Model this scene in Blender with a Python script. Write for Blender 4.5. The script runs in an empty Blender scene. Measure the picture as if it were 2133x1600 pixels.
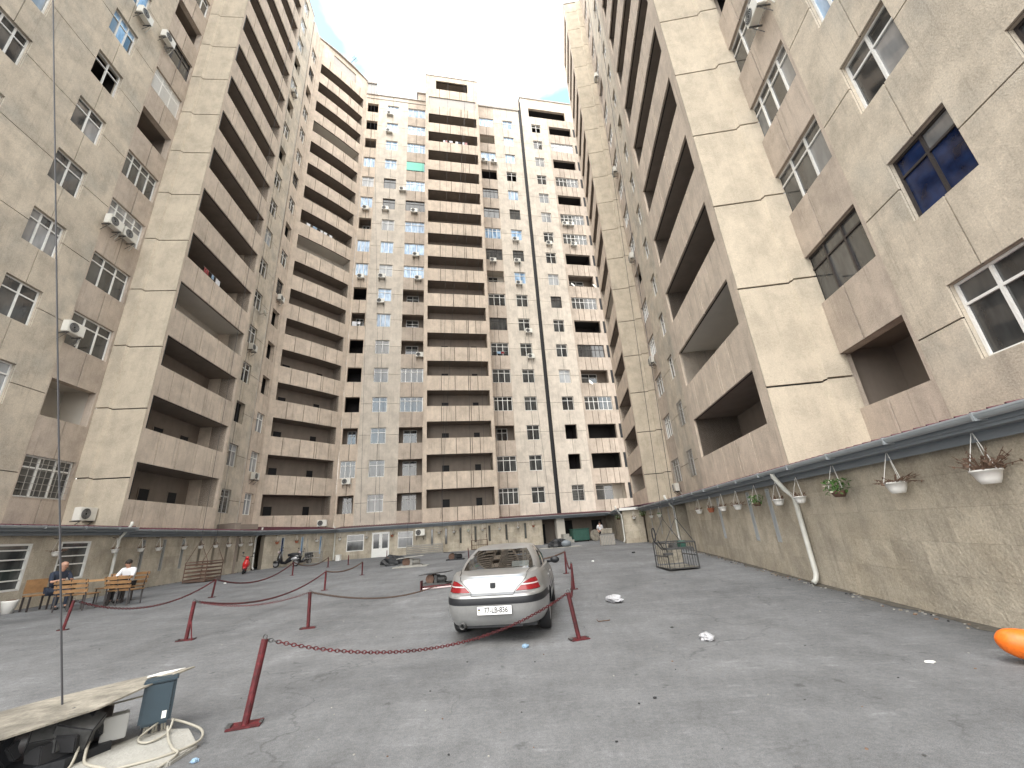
import bpy, bmesh, math, random
from mathutils import Vector, Matrix, noise as mnoise
random.seed(7)
PI = math.pi
SC = bpy.context.scene
COL = SC.collection
# ------------------------------------------------------------------ camera
cam = bpy.data.cameras.new('camera'); camo = bpy.data.objects.new('camera', cam); COL.objects.link(camo)
cam.sensor_width = 36.0; cam.lens = 851.82/2133.0*36.0; cam.clip_start = .05; cam.clip_end = 2000
_p, _r = math.radians(19.748), math.radians(-3.9449)
_F = Vector((0, math.cos(_p), math.sin(_p))); _R = Vector((1, 0, 0)); _U = Vector((0, -math.sin(_p), math.cos(_p)))
_R2 = _R*math.cos(_r)+_U*math.sin(_r); _U2 = _U*math.cos(_r)-_R*math.sin(_r)
camo.matrix_world = Matrix(((_R2.x, _U2.x, -_F.x, 0), (_R2.y, _U2.y, -_F.y, 0), (_R2.z, _U2.z, -_F.z, 1.65), (0, 0, 0, 1)))
SC.camera = camo
# ------------------------------------------------------------------ world, sun, exposure
W = bpy.data.worlds.new("World"); SC.world = W; W.use_nodes = True
nt = W.node_tree; nt.nodes.clear()
out = nt.nodes.new('ShaderNodeOutputWorld'); bg = nt.nodes.new('ShaderNodeBackground'); bg.inputs[1].default_value = .12
sky = nt.nodes.new('ShaderNodeTexSky'); sky.sky_type = 'NISHITA'; sky.sun_disc = False
SUN_EL, SUN_AZ = math.radians(56), math.radians(200)
sky.sun_elevation = SUN_EL; sky.sun_rotation = SUN_AZ; sky.air_density = 1.0; sky.dust_density = 1.6; sky.ozone_density = 1.2
tc = nt.nodes.new('ShaderNodeTexCoord'); mp = nt.nodes.new('ShaderNodeMapping'); mp.inputs['Location'].default_value = (.35, .2, 1.17)
mp.inputs['Scale'].default_value = (1.0, 1.0, 1.6)
nz = nt.nodes.new('ShaderNodeTexNoise'); nz.inputs['Scale'].default_value = 2.3; nz.inputs['Detail'].default_value = 6; nz.inputs['Roughness'].default_value = .5
rp = nt.nodes.new('ShaderNodeValToRGB'); rp.color_ramp.elements[0].position = .55; rp.color_ramp.elements[1].position = .75
mx = nt.nodes.new('ShaderNodeMix'); mx.data_type = 'RGBA'
CLOUD = 10.5
mx.inputs[7].default_value = (CLOUD, CLOUD*.98, CLOUD*.945, 1)
hs = nt.nodes.new('ShaderNodeHueSaturation'); hs.inputs['Saturation'].default_value = 1.0; hs.inputs['Hue'].default_value = .47; hs.inputs['Value'].default_value = 1.7
L = nt.links.new
L(tc.outputs['Generated'], mp.inputs[0]); L(mp.outputs[0], nz.inputs[0]); 
dt = nt.nodes.new('ShaderNodeVectorMath'); dt.operation = 'DOT_PRODUCT'; nrm = nt.nodes.new('ShaderNodeVectorMath'); nrm.operation = 'NORMALIZE'
CD = (_F*852+_R2*(935-1066)+_U2*(800-40)).normalized(); dt.inputs[1].default_value = CD
L(tc.outputs['Generated'], nrm.inputs[0]); L(nrm.outputs[0], dt.inputs[0])
m1 = nt.nodes.new('ShaderNodeMapRange'); m1.inputs[1].default_value = .93; m1.inputs[2].default_value = 1.0; m1.inputs[3].default_value = -.12; m1.inputs[4].default_value = .30; L(dt.outputs['Value'], m1.inputs[0])
m2 = nt.nodes.new('ShaderNodeMapRange'); m2.inputs[1].default_value = .90; m2.inputs[2].default_value = .70; m2.inputs[3].default_value = 0; m2.inputs[4].default_value = .42; L(dt.outputs['Value'], m2.inputs[0])
ad = nt.nodes.new('ShaderNodeMath'); ad.operation = 'ADD'; L(nz.outputs[0], ad.inputs[0]); L(m1.outputs[0], ad.inputs[1])
ad2 = nt.nodes.new('ShaderNodeMath'); ad2.operation = 'ADD'; L(ad.outputs[0], ad2.inputs[0]); L(m2.outputs[0], ad2.inputs[1])
L(ad2.outputs[0], rp.inputs[0]); L(rp.outputs[0], mx.inputs[0])
L(sky.outputs[0], hs.inputs['Color']); L(hs.outputs[0], mx.inputs[6]); L(mx.outputs[2], bg.inputs[0]); L(bg.outputs[0], out.inputs[0])
sun = bpy.data.lights.new('sun', 'SUN'); sun.energy = .5; sun.angle = math.radians(30); sun.color = (1, .95, .87)
suno = bpy.data.objects.new('sun', sun); COL.objects.link(suno)
_d = Vector((math.sin(SUN_AZ)*math.cos(SUN_EL), math.cos(SUN_AZ)*math.cos(SUN_EL), math.sin(SUN_EL)))
suno.rotation_euler = _d.to_track_quat('Z', 'Y').to_euler()
SC.view_settings.view_transform = 'Standard'; SC.view_settings.look = 'None'; SC.view_settings.gamma = 1
SC.view_settings.use_curve_mapping = False; SC.view_settings.exposure = 1.93
SC.render.engine = 'CYCLES'; SC.cycles.max_bounces = 7; SC.cycles.diffuse_bounces = 4

# ------------------------------------------------------------------ materials
def mat(name, col, rough=.8, metal=0, var=0, vscale=2.0, bump=0, bscale=60, rand=0, streak=0, spec=None, stretch=(1, 1, 1), tint=None, fine=0, coat=0, drip=0, blotch=0, speck=0):
    m = bpy.data.materials.new(name); m.use_nodes = True; n = m.node_tree.nodes; l = m.node_tree.links.new
    b = n['Principled BSDF']; b.inputs['Roughness'].default_value = rough; b.inputs['Metallic'].default_value = metal
    if spec is not None: b.inputs['Specular IOR Level'].default_value = spec
    if coat: b.inputs['Coat Weight'].default_value = coat; b.inputs['Coat Roughness'].default_value = .05
    c = (*col, 1); cur = None
    geo = n.new('ShaderNodeNewGeometry')
    mpn = n.new('ShaderNodeMapping'); mpn.inputs['Scale'].default_value = stretch; l(geo.outputs['Position'], mpn.inputs[0])
    val = n.new('ShaderNodeRGB'); val.outputs[0].default_value = c; cur = val.outputs[0]
    def mulby(fac_socket, lo, hi, cur):
        mr = n.new('ShaderNodeMapRange'); mr.inputs[1].default_value = .25; mr.inputs[2].default_value = .75; mr.inputs[3].default_value = lo; mr.inputs[4].default_value = hi
        l(fac_socket, mr.inputs[0]); v = n.new('ShaderNodeVectorMath'); v.operation = 'SCALE'; l(cur, v.inputs[0]); l(mr.outputs[0], v.inputs['Scale']); return v.outputs[0]
    if var:
        t = n.new('ShaderNodeTexNoise'); t.inputs['Scale'].default_value = vscale; t.inputs['Detail'].default_value = 6; t.inputs['Roughness'].default_value = .62
        l(mpn.outputs[0], t.inputs[0]); cur = mulby(t.outputs[0], 1-var, 1+var, cur)
        if tint:
            t2 = n.new('ShaderNodeTexNoise'); t2.inputs['Scale'].default_value = vscale*.55; t2.inputs['Detail'].default_value = 8; l(geo.outputs['Position'], t2.inputs[0])
            mr = n.new('ShaderNodeMapRange'); mr.inputs[1].default_value = .48; mr.inputs[2].default_value = .7; l(t2.outputs[0], mr.inputs[0])
            mm = n.new('ShaderNodeMix'); mm.data_type = 'RGBA'; mm.inputs[7].default_value = (*tint, 1); l(mr.outputs[0], mm.inputs[0]); l(cur, mm.inputs[6]); cur = mm.outputs[2]
    if fine:
        t = n.new('ShaderNodeTexNoise'); t.inputs['Scale'].default_value = 55; t.inputs['Detail'].default_value = 3; l(geo.outputs['Position'], t.inputs[0]); cur = mulby(t.outputs[0], 1-fine, 1+fine, cur)
    if streak:
        ms = n.new('ShaderNodeMapping'); ms.inputs['Scale'].default_value = (3.1, 3.1, .22); l(geo.outputs['Position'], ms.inputs[0])
        t = n.new('ShaderNodeTexNoise'); t.inputs['Scale'].default_value = 1.0; t.inputs['Detail'].default_value = 5; t.inputs['Roughness'].default_value = .6; l(ms.outputs[0], t.inputs[0]); cur = mulby(t.outputs[0], 1-streak, 1+streak*.5, cur)
    def mapmul(scale3, sc_, det, lo, hi, a0, a1, cur, rough_=.6):
        ms = n.new('ShaderNodeMapping'); ms.inputs['Scale'].default_value = scale3; l(geo.outputs['Position'], ms.inputs[0])
        t = n.new('ShaderNodeTexNoise'); t.inputs['Scale'].default_value = sc_; t.inputs['Detail'].default_value = det; t.inputs['Roughness'].default_value = rough_; l(ms.outputs[0], t.inputs[0])
        mr = n.new('ShaderNodeMapRange'); mr.inputs[1].default_value = a0; mr.inputs[2].default_value = a1; mr.inputs[3].default_value = lo; mr.inputs[4].default_value = hi; l(t.outputs[0], mr.inputs[0])
        v = n.new('ShaderNodeVectorMath'); v.operation = 'SCALE'; l(cur, v.inputs[0]); l(mr.outputs[0], v.inputs['Scale']); return v.outputs[0]
    if drip: cur = mapmul((9, 9, .35), 1.0, 3, 1-drip, 1.0, .30, .42, cur)                 # narrow run-off streaks
    if blotch: cur = mapmul((1, 1, .8), 1.25, 9, 1-blotch, 1.06, .40, .56, cur, .72)         # grimy patches
    if speck: cur = mapmul((1, 1, 1), 26, 4, 1-speck, 1+speck*.8, .3, .7, cur, .75)          # pebble-dash speckle
    if rand:
        oi = n.new('ShaderNodeObjectInfo'); mr = n.new('ShaderNodeMapRange'); mr.inputs[3].default_value = 1-rand; mr.inputs[4].default_value = 1+rand
        l(oi.outputs['Random'], mr.inputs[0]); v = n.new('ShaderNodeVectorMath'); v.operation = 'SCALE'; l(cur, v.inputs[0]); l(mr.outputs[0], v.inputs['Scale']); cur = v.outputs[0]
    l(cur, b.inputs['Base Color'])
    if bump:
        t = n.new('ShaderNodeTexNoise'); t.inputs['Scale'].default_value = bscale; t.inputs['Detail'].default_value = 5; l(geo.outputs['Position'], t.inputs[0])
        bp = n.new('ShaderNodeBump'); bp.inputs['Strength'].default_value = bump; bp.inputs['Distance'].default_value = .02; l(t.outputs[0], bp.inputs['Height']); l(bp.outputs[0], b.inputs['Normal'])
    return m
M = {}
M['plaster'] = mat('plaster_beige', (.55, .485, .395), .95, var=.14, vscale=1.1, bump=.45, bscale=30, streak=.06, tint=(.44, .405, .345), fine=.12, rand=.04, drip=.14, blotch=.15, speck=.18)
M['pier'] = mat('plaster_cream', (.50, .44, .352), .95, var=.08, vscale=.8, bump=.6, bscale=34, streak=.07, fine=.1, rand=.03, drip=.06, blotch=.12, speck=.12)
M['tan'] = mat('plaster_tan', (.57, .482, .395), .95, var=.10, vscale=1.4, bump=.5, bscale=40, streak=.10, fine=.10, rand=.06, drip=.22, blotch=.12, speck=.12)
M['brown'] = mat('plaster_brown', (.475, .405, .34), .95, var=.10, vscale=1.4, bump=.5, bscale=40, streak=.10, fine=.10, rand=.06, drip=.20, blotch=.12, speck=.12)
M['light'] = mat('plaster_light', (.575, .52, .45), .95, var=.10, vscale=.9, bump=.4, bscale=40, streak=.10, fine=.08, rand=.03, drip=.16, blotch=.12, speck=.10)
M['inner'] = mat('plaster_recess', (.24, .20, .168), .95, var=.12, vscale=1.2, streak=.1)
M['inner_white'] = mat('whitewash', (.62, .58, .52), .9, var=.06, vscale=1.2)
M['room'] = mat('unlit_room', (.035, .032, .032), .95)  # unlit darkness put into the colour; the concrete itself is paler
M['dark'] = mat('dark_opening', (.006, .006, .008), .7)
M['gap'] = mat('joint_gap', (.05, .042, .036), .95)
M['white'] = mat('upvc_white', (.72, .72, .70), .35, var=.06, vscale=6, rand=.10)
M['dframe'] = mat('dark_frame', (.035, .03, .03), .4)
M['gframe'] = mat('grey_frame', (.30, .30, .29), .5)
M['metal'] = mat('galvanised', (.42, .44, .45), .45, .3, var=.1, vscale=5)
M['gutter'] = mat('grey_gutter', (.33, .36, .38), .5, .1, var=.08, vscale=3)
M['fascia'] = mat('grey_fascia', (.20, .225, .25), .55, .1, var=.08, vscale=3)
M['maroon'] = mat('maroon_sheet', (.10, .035, .045), .5, .1, var=.15, vscale=3)
M['pipe'] = mat('white_pipe', (.58, .58, .54), .45, var=.1, vscale=6)
M['stone'] = mat('limestone', (.465, .415, .335), .9, var=.14, vscale=1.9, bump=.9, bscale=20, rand=.11, streak=.12, tint=(.43, .375, .29), fine=.16, drip=.14, blotch=.20, speck=.16)
M['stone_gap'] = mat('stone_mortar', (.22, .19, .15), .95)
M['red'] = mat('red_paint', (.10, .008, .012), .6, var=.4, vscale=14, bump=.3, bscale=90, blotch=.5, speck=.5)
M['steel'] = mat('dull_steel', (.09, .09, .09), .5, .5, var=.3, vscale=20)
M['rust'] = mat('rusty_steel', (.12, .07, .05), .75, .2, var=.35, vscale=15)
M['gbars'] = mat('grey_bars', (.28, .27, .25), .6, .2, var=.2, vscale=12)
M['dirt'] = mat('dirt', (.10, .09, .075), 1, var=.3, vscale=12)
M['cable'] = mat('cable_grey', (.045, .045, .05), .6)
M['cable2'] = mat('cable_cream', (.33, .31, .26), .55)
M['rubber'] = mat('rubber', (.018, .018, .02), .75)
M['acw'] = mat('ac_casing', (.66, .65, .60), .45, var=.08, vscale=4, rand=.1)
M['potw'] = mat('white_pot', (.78, .77, .74), .4)
M['terra'] = mat('terracotta', (.38, .13, .07), .7)
M['leaf'] = mat('leaf_green', (.07, .17, .035), .6, var=.4, vscale=30)
M['dry'] = mat('dry_stem', (.16, .10, .07), .8, var=.3, vscale=30)
M['flower'] = mat('pale_flower', (.7, .66, .55), .6)
M['wood'] = mat('plywood', (.28, .255, .21), .85, var=.25, vscale=3, stretch=(1, 5, 5), bump=.3, bscale=30, blotch=.45, speck=.2)
M['benchwood'] = mat('varnished_wood', (.26, .145, .065), .6, var=.35, vscale=5)
M['tabletop'] = mat('varnished_top', (.42, .25, .12), .5, var=.2, vscale=5)
M['tarp'] = mat('black_tarp', (.010, .011, .014), .55, bump=.5, bscale=10)
M['bluebox'] = mat('blue_grey_box', (.028, .048, .064), .4, var=.12, vscale=6)
M['concrete'] = mat('concrete', (.33, .32, .29), .95, var=.15, vscale=6, bump=.5, bscale=40)
M['navy'] = mat('navy_cloth', (.022, .03, .05), .9, var=.2, vscale=10)
M['blackcloth'] = mat('black_cloth', (.012, .012, .014), .9)
M['whitecloth'] = mat('white_cloth', (.66, .67, .70), .9, bump=.3, bscale=14)
M['skin'] = mat('skin', (.42, .24, .17), .6)
M['hair'] = mat('dark_hair', (.02, .015, .012), .7)
M['green'] = mat('green_bin', (.03, .09, .07), .6, var=.2, vscale=5)
M['plastic'] = mat('thin_plastic', (.42, .42, .44), .3, bump=.8, bscale=12)
M['orange'] = mat('orange_balloon', (.85, .18, .015), .42, var=.10, vscale=8, blotch=.2, speck=.15)
M['bluebit'] = mat('blue_scrap', (.22, .33, .45), .5)
M['scred'] = mat('scooter_red', (.50, .015, .015), .25, coat=.6)
M['scblk'] = mat('scooter_black', (.015, .015, .018), .25, coat=.6)
M['scsil'] = mat('scooter_silver', (.55, .55, .56), .35, .4)
M['silver'] = mat('silver_paint', (.33, .33, .327), .30, .5, var=.04, vscale=9, coat=.35, blotch=.07, speck=.05)
M['roofgrey'] = mat('roof_coping', (.36, .33, .30), .9, var=.2, vscale=2)
M['ghost'] = mat('grey_board', (.40, .38, .36), .9, var=.06, vscale=2)
M['tarpgreen'] = mat('green_awning', (.16, .52, .42), .6)
M['lampred'] = mat('lamp_red', (.20, .004, .008), .22, coat=.4)
M['lampwhite'] = mat('lamp_clear', (.62, .50, .50), .15, coat=.8)
M['platew'] = mat('plate_white', (.74, .74, .74), .4)
M['plateblk'] = mat('plate_black', (.02, .02, .02), .5)
M['blackplastic'] = mat('black_plastic', (.010, .011, .014), .5)
M['rim'] = mat('wheel_rim', (.35, .35, .36), .4, .5)

def glassmat(name, a, b, scale=(2.2, 2.2, .7), rough=.06, spec=.6, rand=.3):
    """window pane seen from outside: curtain, dim room or painted sky tint behind a reflecting sheet"""
    m = bpy.data.materials.new(name); m.use_nodes = True; n = m.node_tree.nodes; l = m.node_tree.links.new
    bs = n['Principled BSDF']; bs.inputs['Roughness'].default_value = rough; bs.inputs['Specular IOR Level'].default_value = spec
    bs.inputs['Coat Weight'].default_value = .6; bs.inputs['Coat IOR'].default_value = 1.5; bs.inputs['Coat Roughness'].default_value = .03
    g = n.new('ShaderNodeNewGeometry'); mp_ = n.new('ShaderNodeMapping'); mp_.inputs['Scale'].default_value = scale; l(g.outputs['Position'], mp_.inputs[0])
    t = n.new('ShaderNodeTexNoise'); t.inputs['Scale'].default_value = 1; t.inputs['Detail'].default_value = 3; l(mp_.outputs[0], t.inputs[0])
    r_ = n.new('ShaderNodeValToRGB'); r_.color_ramp.elements[0].position = .38; r_.color_ramp.elements[1].position = .62
    r_.color_ramp.elements[0].color = (*a, 1); r_.color_ramp.elements[1].color = (*b, 1); l(t.outputs[0], r_.inputs[0])
    oi = n.new('ShaderNodeObjectInfo'); mr = n.new('ShaderNodeMapRange'); mr.inputs[3].default_value = 1-rand; mr.inputs[4].default_value = 1+rand; l(oi.outputs['Random'], mr.inputs[0])
    v = n.new('ShaderNodeVectorMath'); v.operation = 'SCALE'; l(r_.outputs[0], v.inputs[0]); l(mr.outputs[0], v.inputs['Scale']); l(v.outputs[0], bs.inputs['Base Color'])
    return m
M['g_dark'] = glassmat('pane_dim', (.03, .032, .034), (.075, .078, .078))
M['g_curt'] = glassmat('pane_curtain', (.19, .20, .21), (.32, .325, .33), rand=.4)
M['g_white'] = glassmat('pane_white_curtain', (.30, .32, .34), (.42, .44, .46), rand=.25)
M['g_blue'] = glassmat('pane_blue_and_sky', (.14, .24, .38), (.36, .52, .72), scale=(3, 3, 1), rand=.3)  # blue glass; on upper floors the sky's reflection put into the colour
M['g_navy'] = glassmat('pane_dark_blue', (.004, .008, .03), (.012, .03, .10), scale=(2, 2, 2), rand=.1)
M['g_slot'] = glassmat('pane_slot', (.09, .10, .10), (.22, .24, .25), scale=(2, 2, 1))
M['g_navy'].node_tree.nodes['Principled BSDF'].inputs['Coat Weight'].default_value = .25
M['g_navy'].node_tree.nodes['Principled BSDF'].inputs['Specular IOR Level'].default_value = .3
def carglass():
    m = bpy.data.materials.new('car_glass'); m.use_nodes = True; n = m.node_tree.nodes; l = m.node_tree.links.new; n.clear()
    o = n.new('ShaderNodeOutputMaterial'); mx_ = n.new('ShaderNodeMixShader'); tr = n.new('ShaderNodeBsdfTransparent'); gl = n.new('ShaderNodeBsdfGlossy')
    tr.inputs[0].default_value = (.34, .38, .38, 1); gl.inputs['Roughness'].default_value = .02; fr = n.new('ShaderNodeFresnel'); fr.inputs[0].default_value = 1.6
    ad = n.new('ShaderNodeMath'); ad.operation = 'ADD'; ad.inputs[1].default_value = .10; l(fr.outputs[0], ad.inputs[0])
    l(ad.outputs[0], mx_.inputs[0]); l(tr.outputs[0], mx_.inputs[1]); l(gl.outputs[0], mx_.inputs[2]); l(mx_.outputs[0], o.inputs[0]); return m
M['carglass'] = carglass()
def asphalt():
    m = bpy.data.materials.new('worn_asphalt'); m.use_nodes = True; n = m.node_tree.nodes; l = m.node_tree.links.new
    b = n['Principled BSDF']; b.inputs['Roughness'].default_value = .9
    g = n.new('ShaderNodeNewGeometry')
    def noise(sc, det=6, rough=.6, st=None, dist=0):
        t = n.new('ShaderNodeTexNoise'); t.inputs['Scale'].default_value = sc; t.inputs['Detail'].default_value = det; t.inputs['Roughness'].default_value = rough; t.inputs['Distortion'].default_value = dist
        if st:
            mp_ = n.new('ShaderNodeMapping'); mp_.inputs['Scale'].default_value = st[0]; mp_.inputs['Rotation'].default_value = (0, 0, st[1]); l(g.outputs['Position'], mp_.inputs[0]); l(mp_.outputs[0], t.inputs[0])
        else: l(g.outputs['Position'], t.inputs[0])
        return t.outputs[0]
    def rng(s, a, b_, lo, hi):
        r = n.new('ShaderNodeMapRange'); r.inputs[1].default_value = a; r.inputs[2].default_value = b_; r.inputs[3].default_value = lo; r.inputs[4].default_value = hi; l(s, r.inputs[0]); return r.outputs[0]
    def mul(a, b_):
        k = n.new('ShaderNodeMath'); k.operation = 'MULTIPLY'; l(a, k.inputs[0]); l(b_, k.inputs[1]); return k.outputs[0]
    v = rng(noise(.16, 5, .55, dist=.6), .35, .65, .76, 1.18)          # large tonal patches
    v = mul(v, rng(noise(1.1, 10, .72), .3, .7, .78, 1.20)); v = mul(v, rng(noise(9, 6, .7), .3, .7, .86, 1.13)); v = mul(v, rng(noise(26, 3, .7), .3, .7, .84, 1.16))
    v = mul(v, rng(noise(.7, 7, .6, ((.5, 2.6, 1), .35)), .3, .7, .90, 1.09))
    v = mul(v, rng(noise(.8, 7, .6, ((3.0, .35, 1), -.25)), .35, .65, .93, 1.06))
    v = mul(v, rng(noise(120, 2, .7), .25, .75, .55, 1.45))
    # pale scuffs and dark spots
    v = mul(v, rng(noise(3.1, 6, .6, ((.6, 2.2, 1), .9)), .60, .70, 1.0, 1.30))
    v = mul(v, rng(noise(4.7, 4, .5), .27, .33, .62, 1.0))
    # hair cracks
    vo = n.new('ShaderNodeTexVoronoi'); vo.feature = 'DISTANCE_TO_EDGE'; vo.inputs['Scale'].default_value = .34
    wp = n.new('ShaderNodeTexNoise'); wp.inputs['Scale'].default_value = 1.4; wp.inputs['Detail'].default_value = 8; l(g.outputs['Position'], wp.inputs[0])
    va = n.new('ShaderNodeVectorMath'); va.operation = 'MULTIPLY_ADD'; va.inputs[1].default_value = (1.5, 1.5, 0); l(wp.outputs[1], va.inputs[0]); l(g.outputs['Position'], va.inputs[2]); l(va.outputs[0], vo.inputs[0])
    crack = rng(vo.outputs[0], .0, .007, .66, 1.0)
    ck = rng(noise(.5, 2), .45, .55, 0, 1); one = n.new('ShaderNodeMix'); one.inputs[2].default_value = 1.0; l(ck, one.inputs[0]); l(crack, one.inputs[3]); v = mul(v, one.outputs[0])
    rgb = n.new('ShaderNodeVectorMath'); rgb.operation = 'SCALE'; rgb.inputs[0].default_value = (.156, .158, .162); l(v, rgb.inputs['Scale'])
    l(rgb.outputs[0], b.inputs['Base Color'])
    bp = n.new('ShaderNodeBump'); bp.inputs['Strength'].default_value = .5; bp.inputs['Distance'].default_value = .012; l(noise(60, 4, .7), bp.inputs['Height']); l(bp.outputs[0], b.inputs['Normal'])
    return m
M['asphalt'] = asphalt()

# ------------------------------------------------------------------ mesh helpers
class MB:
    def __init__(s): s.v = []; s.f = []; s.m = []; s.mats = []
    def mi(s, m):
        m = M[m] if isinstance(m, str) else m
        if m not in s.mats: s.mats.append(m)
        return s.mats.index(m)
    def quad(s, pts, m):
        i = len(s.v); s.v += [tuple(p) for p in pts]; s.f.append(tuple(range(i, i+len(pts)))); s.m.append(s.mi(m))
    def box(s, x0, x1, y0, y1, z0, z1, m, mt=None):
        i = len(s.v); k = s.mi(m)
        P = [(x, y, z) for z in (z0, z1) for y in (y0, y1) for x in (x0, x1)]
        if mt is not None: P = [tuple(mt @ Vector(p)) for p in P]
        s.v += P
        for f in ((0, 2, 3, 1), (4, 5, 7, 6), (0, 1, 5, 4), (1, 3, 7, 5), (3, 2, 6, 7), (2, 0, 4, 6)): s.f.append(tuple(i+a for a in f)); s.m.append(k)
        return s
    def prism(s, pts, z0, z1, m):
        n = len(pts); i = len(s.v); k = s.mi(m)
        s.v += [(p[0], p[1], z0) for p in pts]+[(p[0], p[1], z1) for p in pts]
        s.f.append(tuple(i+a for a in reversed(range(n)))); s.m.append(k); s.f.append(tuple(i+n+a for a in range(n))); s.m.append(k)
        for a in range(n): b = (a+1) % n; s.f.append((i+a, i+b, i+n+b, i+n+a)); s.m.append(k)
        return s
    def tube(s, pts, r, m, seg=6, caps=True):
        pts = [Vector(p) for p in pts]; k = s.mi(m); rings = []
        rr = r if isinstance(r, (list, tuple)) else [r]*len(pts)
        up = None
        for a, p in enumerate(pts):
            t = (pts[min(a+1, len(pts)-1)]-pts[max(a-1, 0)]).normalized()
            if up is None: up = Vector((0, 0, 1)) if abs(t.z) < .9 else Vector((1, 0, 0))
            x = t.cross(up).normalized(); y = x.cross(t).normalized(); up = y
            i = len(s.v); s.v += [tuple(p+(x*math.cos(2*PI*q/seg)+y*math.sin(2*PI*q/seg))*rr[a]) for q in range(seg)]; rings.append(i)
        for a in range(len(rings)-1):
            for q in range(seg): w = (q+1) % seg; s.f.append((rings[a]+q, rings[a]+w, rings[a+1]+w, rings[a+1]+q)); s.m.append(k)
        if caps:
            s.f.append(tuple(rings[0]+q for q in reversed(range(seg)))); s.m.append(k); s.f.append(tuple(rings[-1]+q for q in range(seg))); s.m.append(k)
        return s
    def lathe(s, prof, m, seg=16, mt=None, c=(0, 0, 0)):
        k = s.mi(m); i = len(s.v)
        for (r, z) in prof:
            for q in range(seg):
                p = Vector((c[0]+r*math.cos(2*PI*q/seg), c[1]+r*math.sin(2*PI*q/seg), c[2]+z))
                s.v.append(tuple(mt @ p) if mt is not None else tuple(p))
        for a in range(len(prof)-1):
            for q in range(seg): w = (q+1) % seg; s.f.append((i+a*seg+q, i+a*seg+w, i+(a+1)*seg+w, i+(a+1)*seg+q)); s.m.append(k)
        return s
    def blob(s, c, r, m, seg=10, rings=7, jit=0, sc=(1, 1, 1), seed=0):
        k = s.mi(m); i = len(s.v)
        for a in range(rings+1):
            th = PI*a/rings
            for q in range(seg):
                d = Vector((math.sin(th)*math.cos(2*PI*q/seg), math.sin(th)*math.sin(2*PI*q/seg), math.cos(th)))
                rr = r*(1+jit*mnoise.noise(d*2.2+Vector((seed, seed*.7, 0))))
                s.v.append((c[0]+d.x*rr*sc[0], c[1]+d.y*rr*sc[1], c[2]+d.z*rr*sc[2]))
        for a in range(rings):
            for q in range(seg): w = (q+1) % seg; s.f.append((i+a*seg+q, i+(a+1)*seg+q, i+(a+1)*seg+w, i+a*seg+w)); s.m.append(k)
        return s
    def mesh(s, name, smooth=False, bevel=0):
        me = bpy.data.meshes.new(name); me.from_pydata(s.v, [], s.f)
        for m in s.mats: me.materials.append(m)
        me.polygons.foreach_set('material_index', s.m)
        if bevel or smooth:
            bm = bmesh.new(); bm.from_mesh(me); bmesh.ops.remove_doubles(bm, verts=bm.verts, dist=1e-5)
            if bevel: bmesh.ops.bevel(bm, geom=[e for e in bm.edges if len(e.link_faces) == 2 and e.calc_face_angle(0) > .6], offset=bevel, segments=2, affect='EDGES', clamp_overlap=True)
            bm.to_mesh(me); bm.free()
        if smooth: me.polygons.foreach_set('use_smooth', [True]*len(me.polygons)); 
        me.update(); return me
def link(name, me, loc=(0, 0, 0), rz=0, parent=None, scale=None, label=None):
    o = bpy.data.objects.new(name, me); COL.objects.link(o); o.location = loc; o.rotation_euler = (0, 0, rz)
    if scale: o.scale = scale
    if parent is not None: o.parent = parent
    if label: o['label'] = label
    return o
def thing(name, label, cat, loc=(0, 0, 0), rz=0, group=None, me=None):
    o = link(name, me, loc, rz); o['label'] = label; o['category'] = cat
    if group: o['group'] = group
    return o
def struct(name, me, loc=(0, 0, 0)):
    o = link(name, me, loc); o['kind'] = 'structure'; return o
def copy_tree(o, loc, rz=0, label=None, parent=None):
    c = o.copy(); COL.objects.link(c)
    if parent is None: c.location = loc; c.rotation_euler = (0, 0, rz)
    else: c.parent = parent
    if label: c['label'] = label
    for ch in o.children: copy_tree(ch, None, parent=c)
    return c
ORD = ['first', 'second', 'third', 'fourth', 'fifth', 'sixth', 'seventh', 'eighth', 'ninth', 'tenth', 'eleventh', 'twelfth', 'thirteenth', 'fourteenth', 'fifteenth', 'sixteenth', 'seventeenth', 'eighteenth', 'nineteenth', 'twentieth']

def zg(x, y):
    t = min(1, max(0, (math.hypot(x, y)-8)/14)); return .3*t*t*(3-2*t)

# ------------------------------------------------------------------ ground
def make_ground():
    rs = [0, 1.5, 3, 4.5, 6, 7, 8]+[8+i for i in range(1, 16)]+[26, 32, 40, 55, 80, 140, 300, 900]; seg = 72
    v = [(0, 0, 0)]; f = []
    for r in rs[1:]:
        for q in range(seg): a = 2*PI*q/seg; x, y = r*math.cos(a), r*math.sin(a); v.append((x, y, zg(x, y)))
    for q in range(seg): f.append((0, 1+q, 1+(q+1) % seg))
    for a in range(len(rs)-2):
        for q in range(seg): w = (q+1) % seg; i = 1+a*seg; f.append((i+q, i+seg+q, i+seg+w, i+w))
    me = bpy.data.meshes.new('ground'); me.from_pydata(v, [], f); me.materials.append(M['asphalt']); me.polygons.foreach_set('use_smooth', [True]*len(f)); me.update()
    struct('ground', me)
make_ground()

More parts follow.
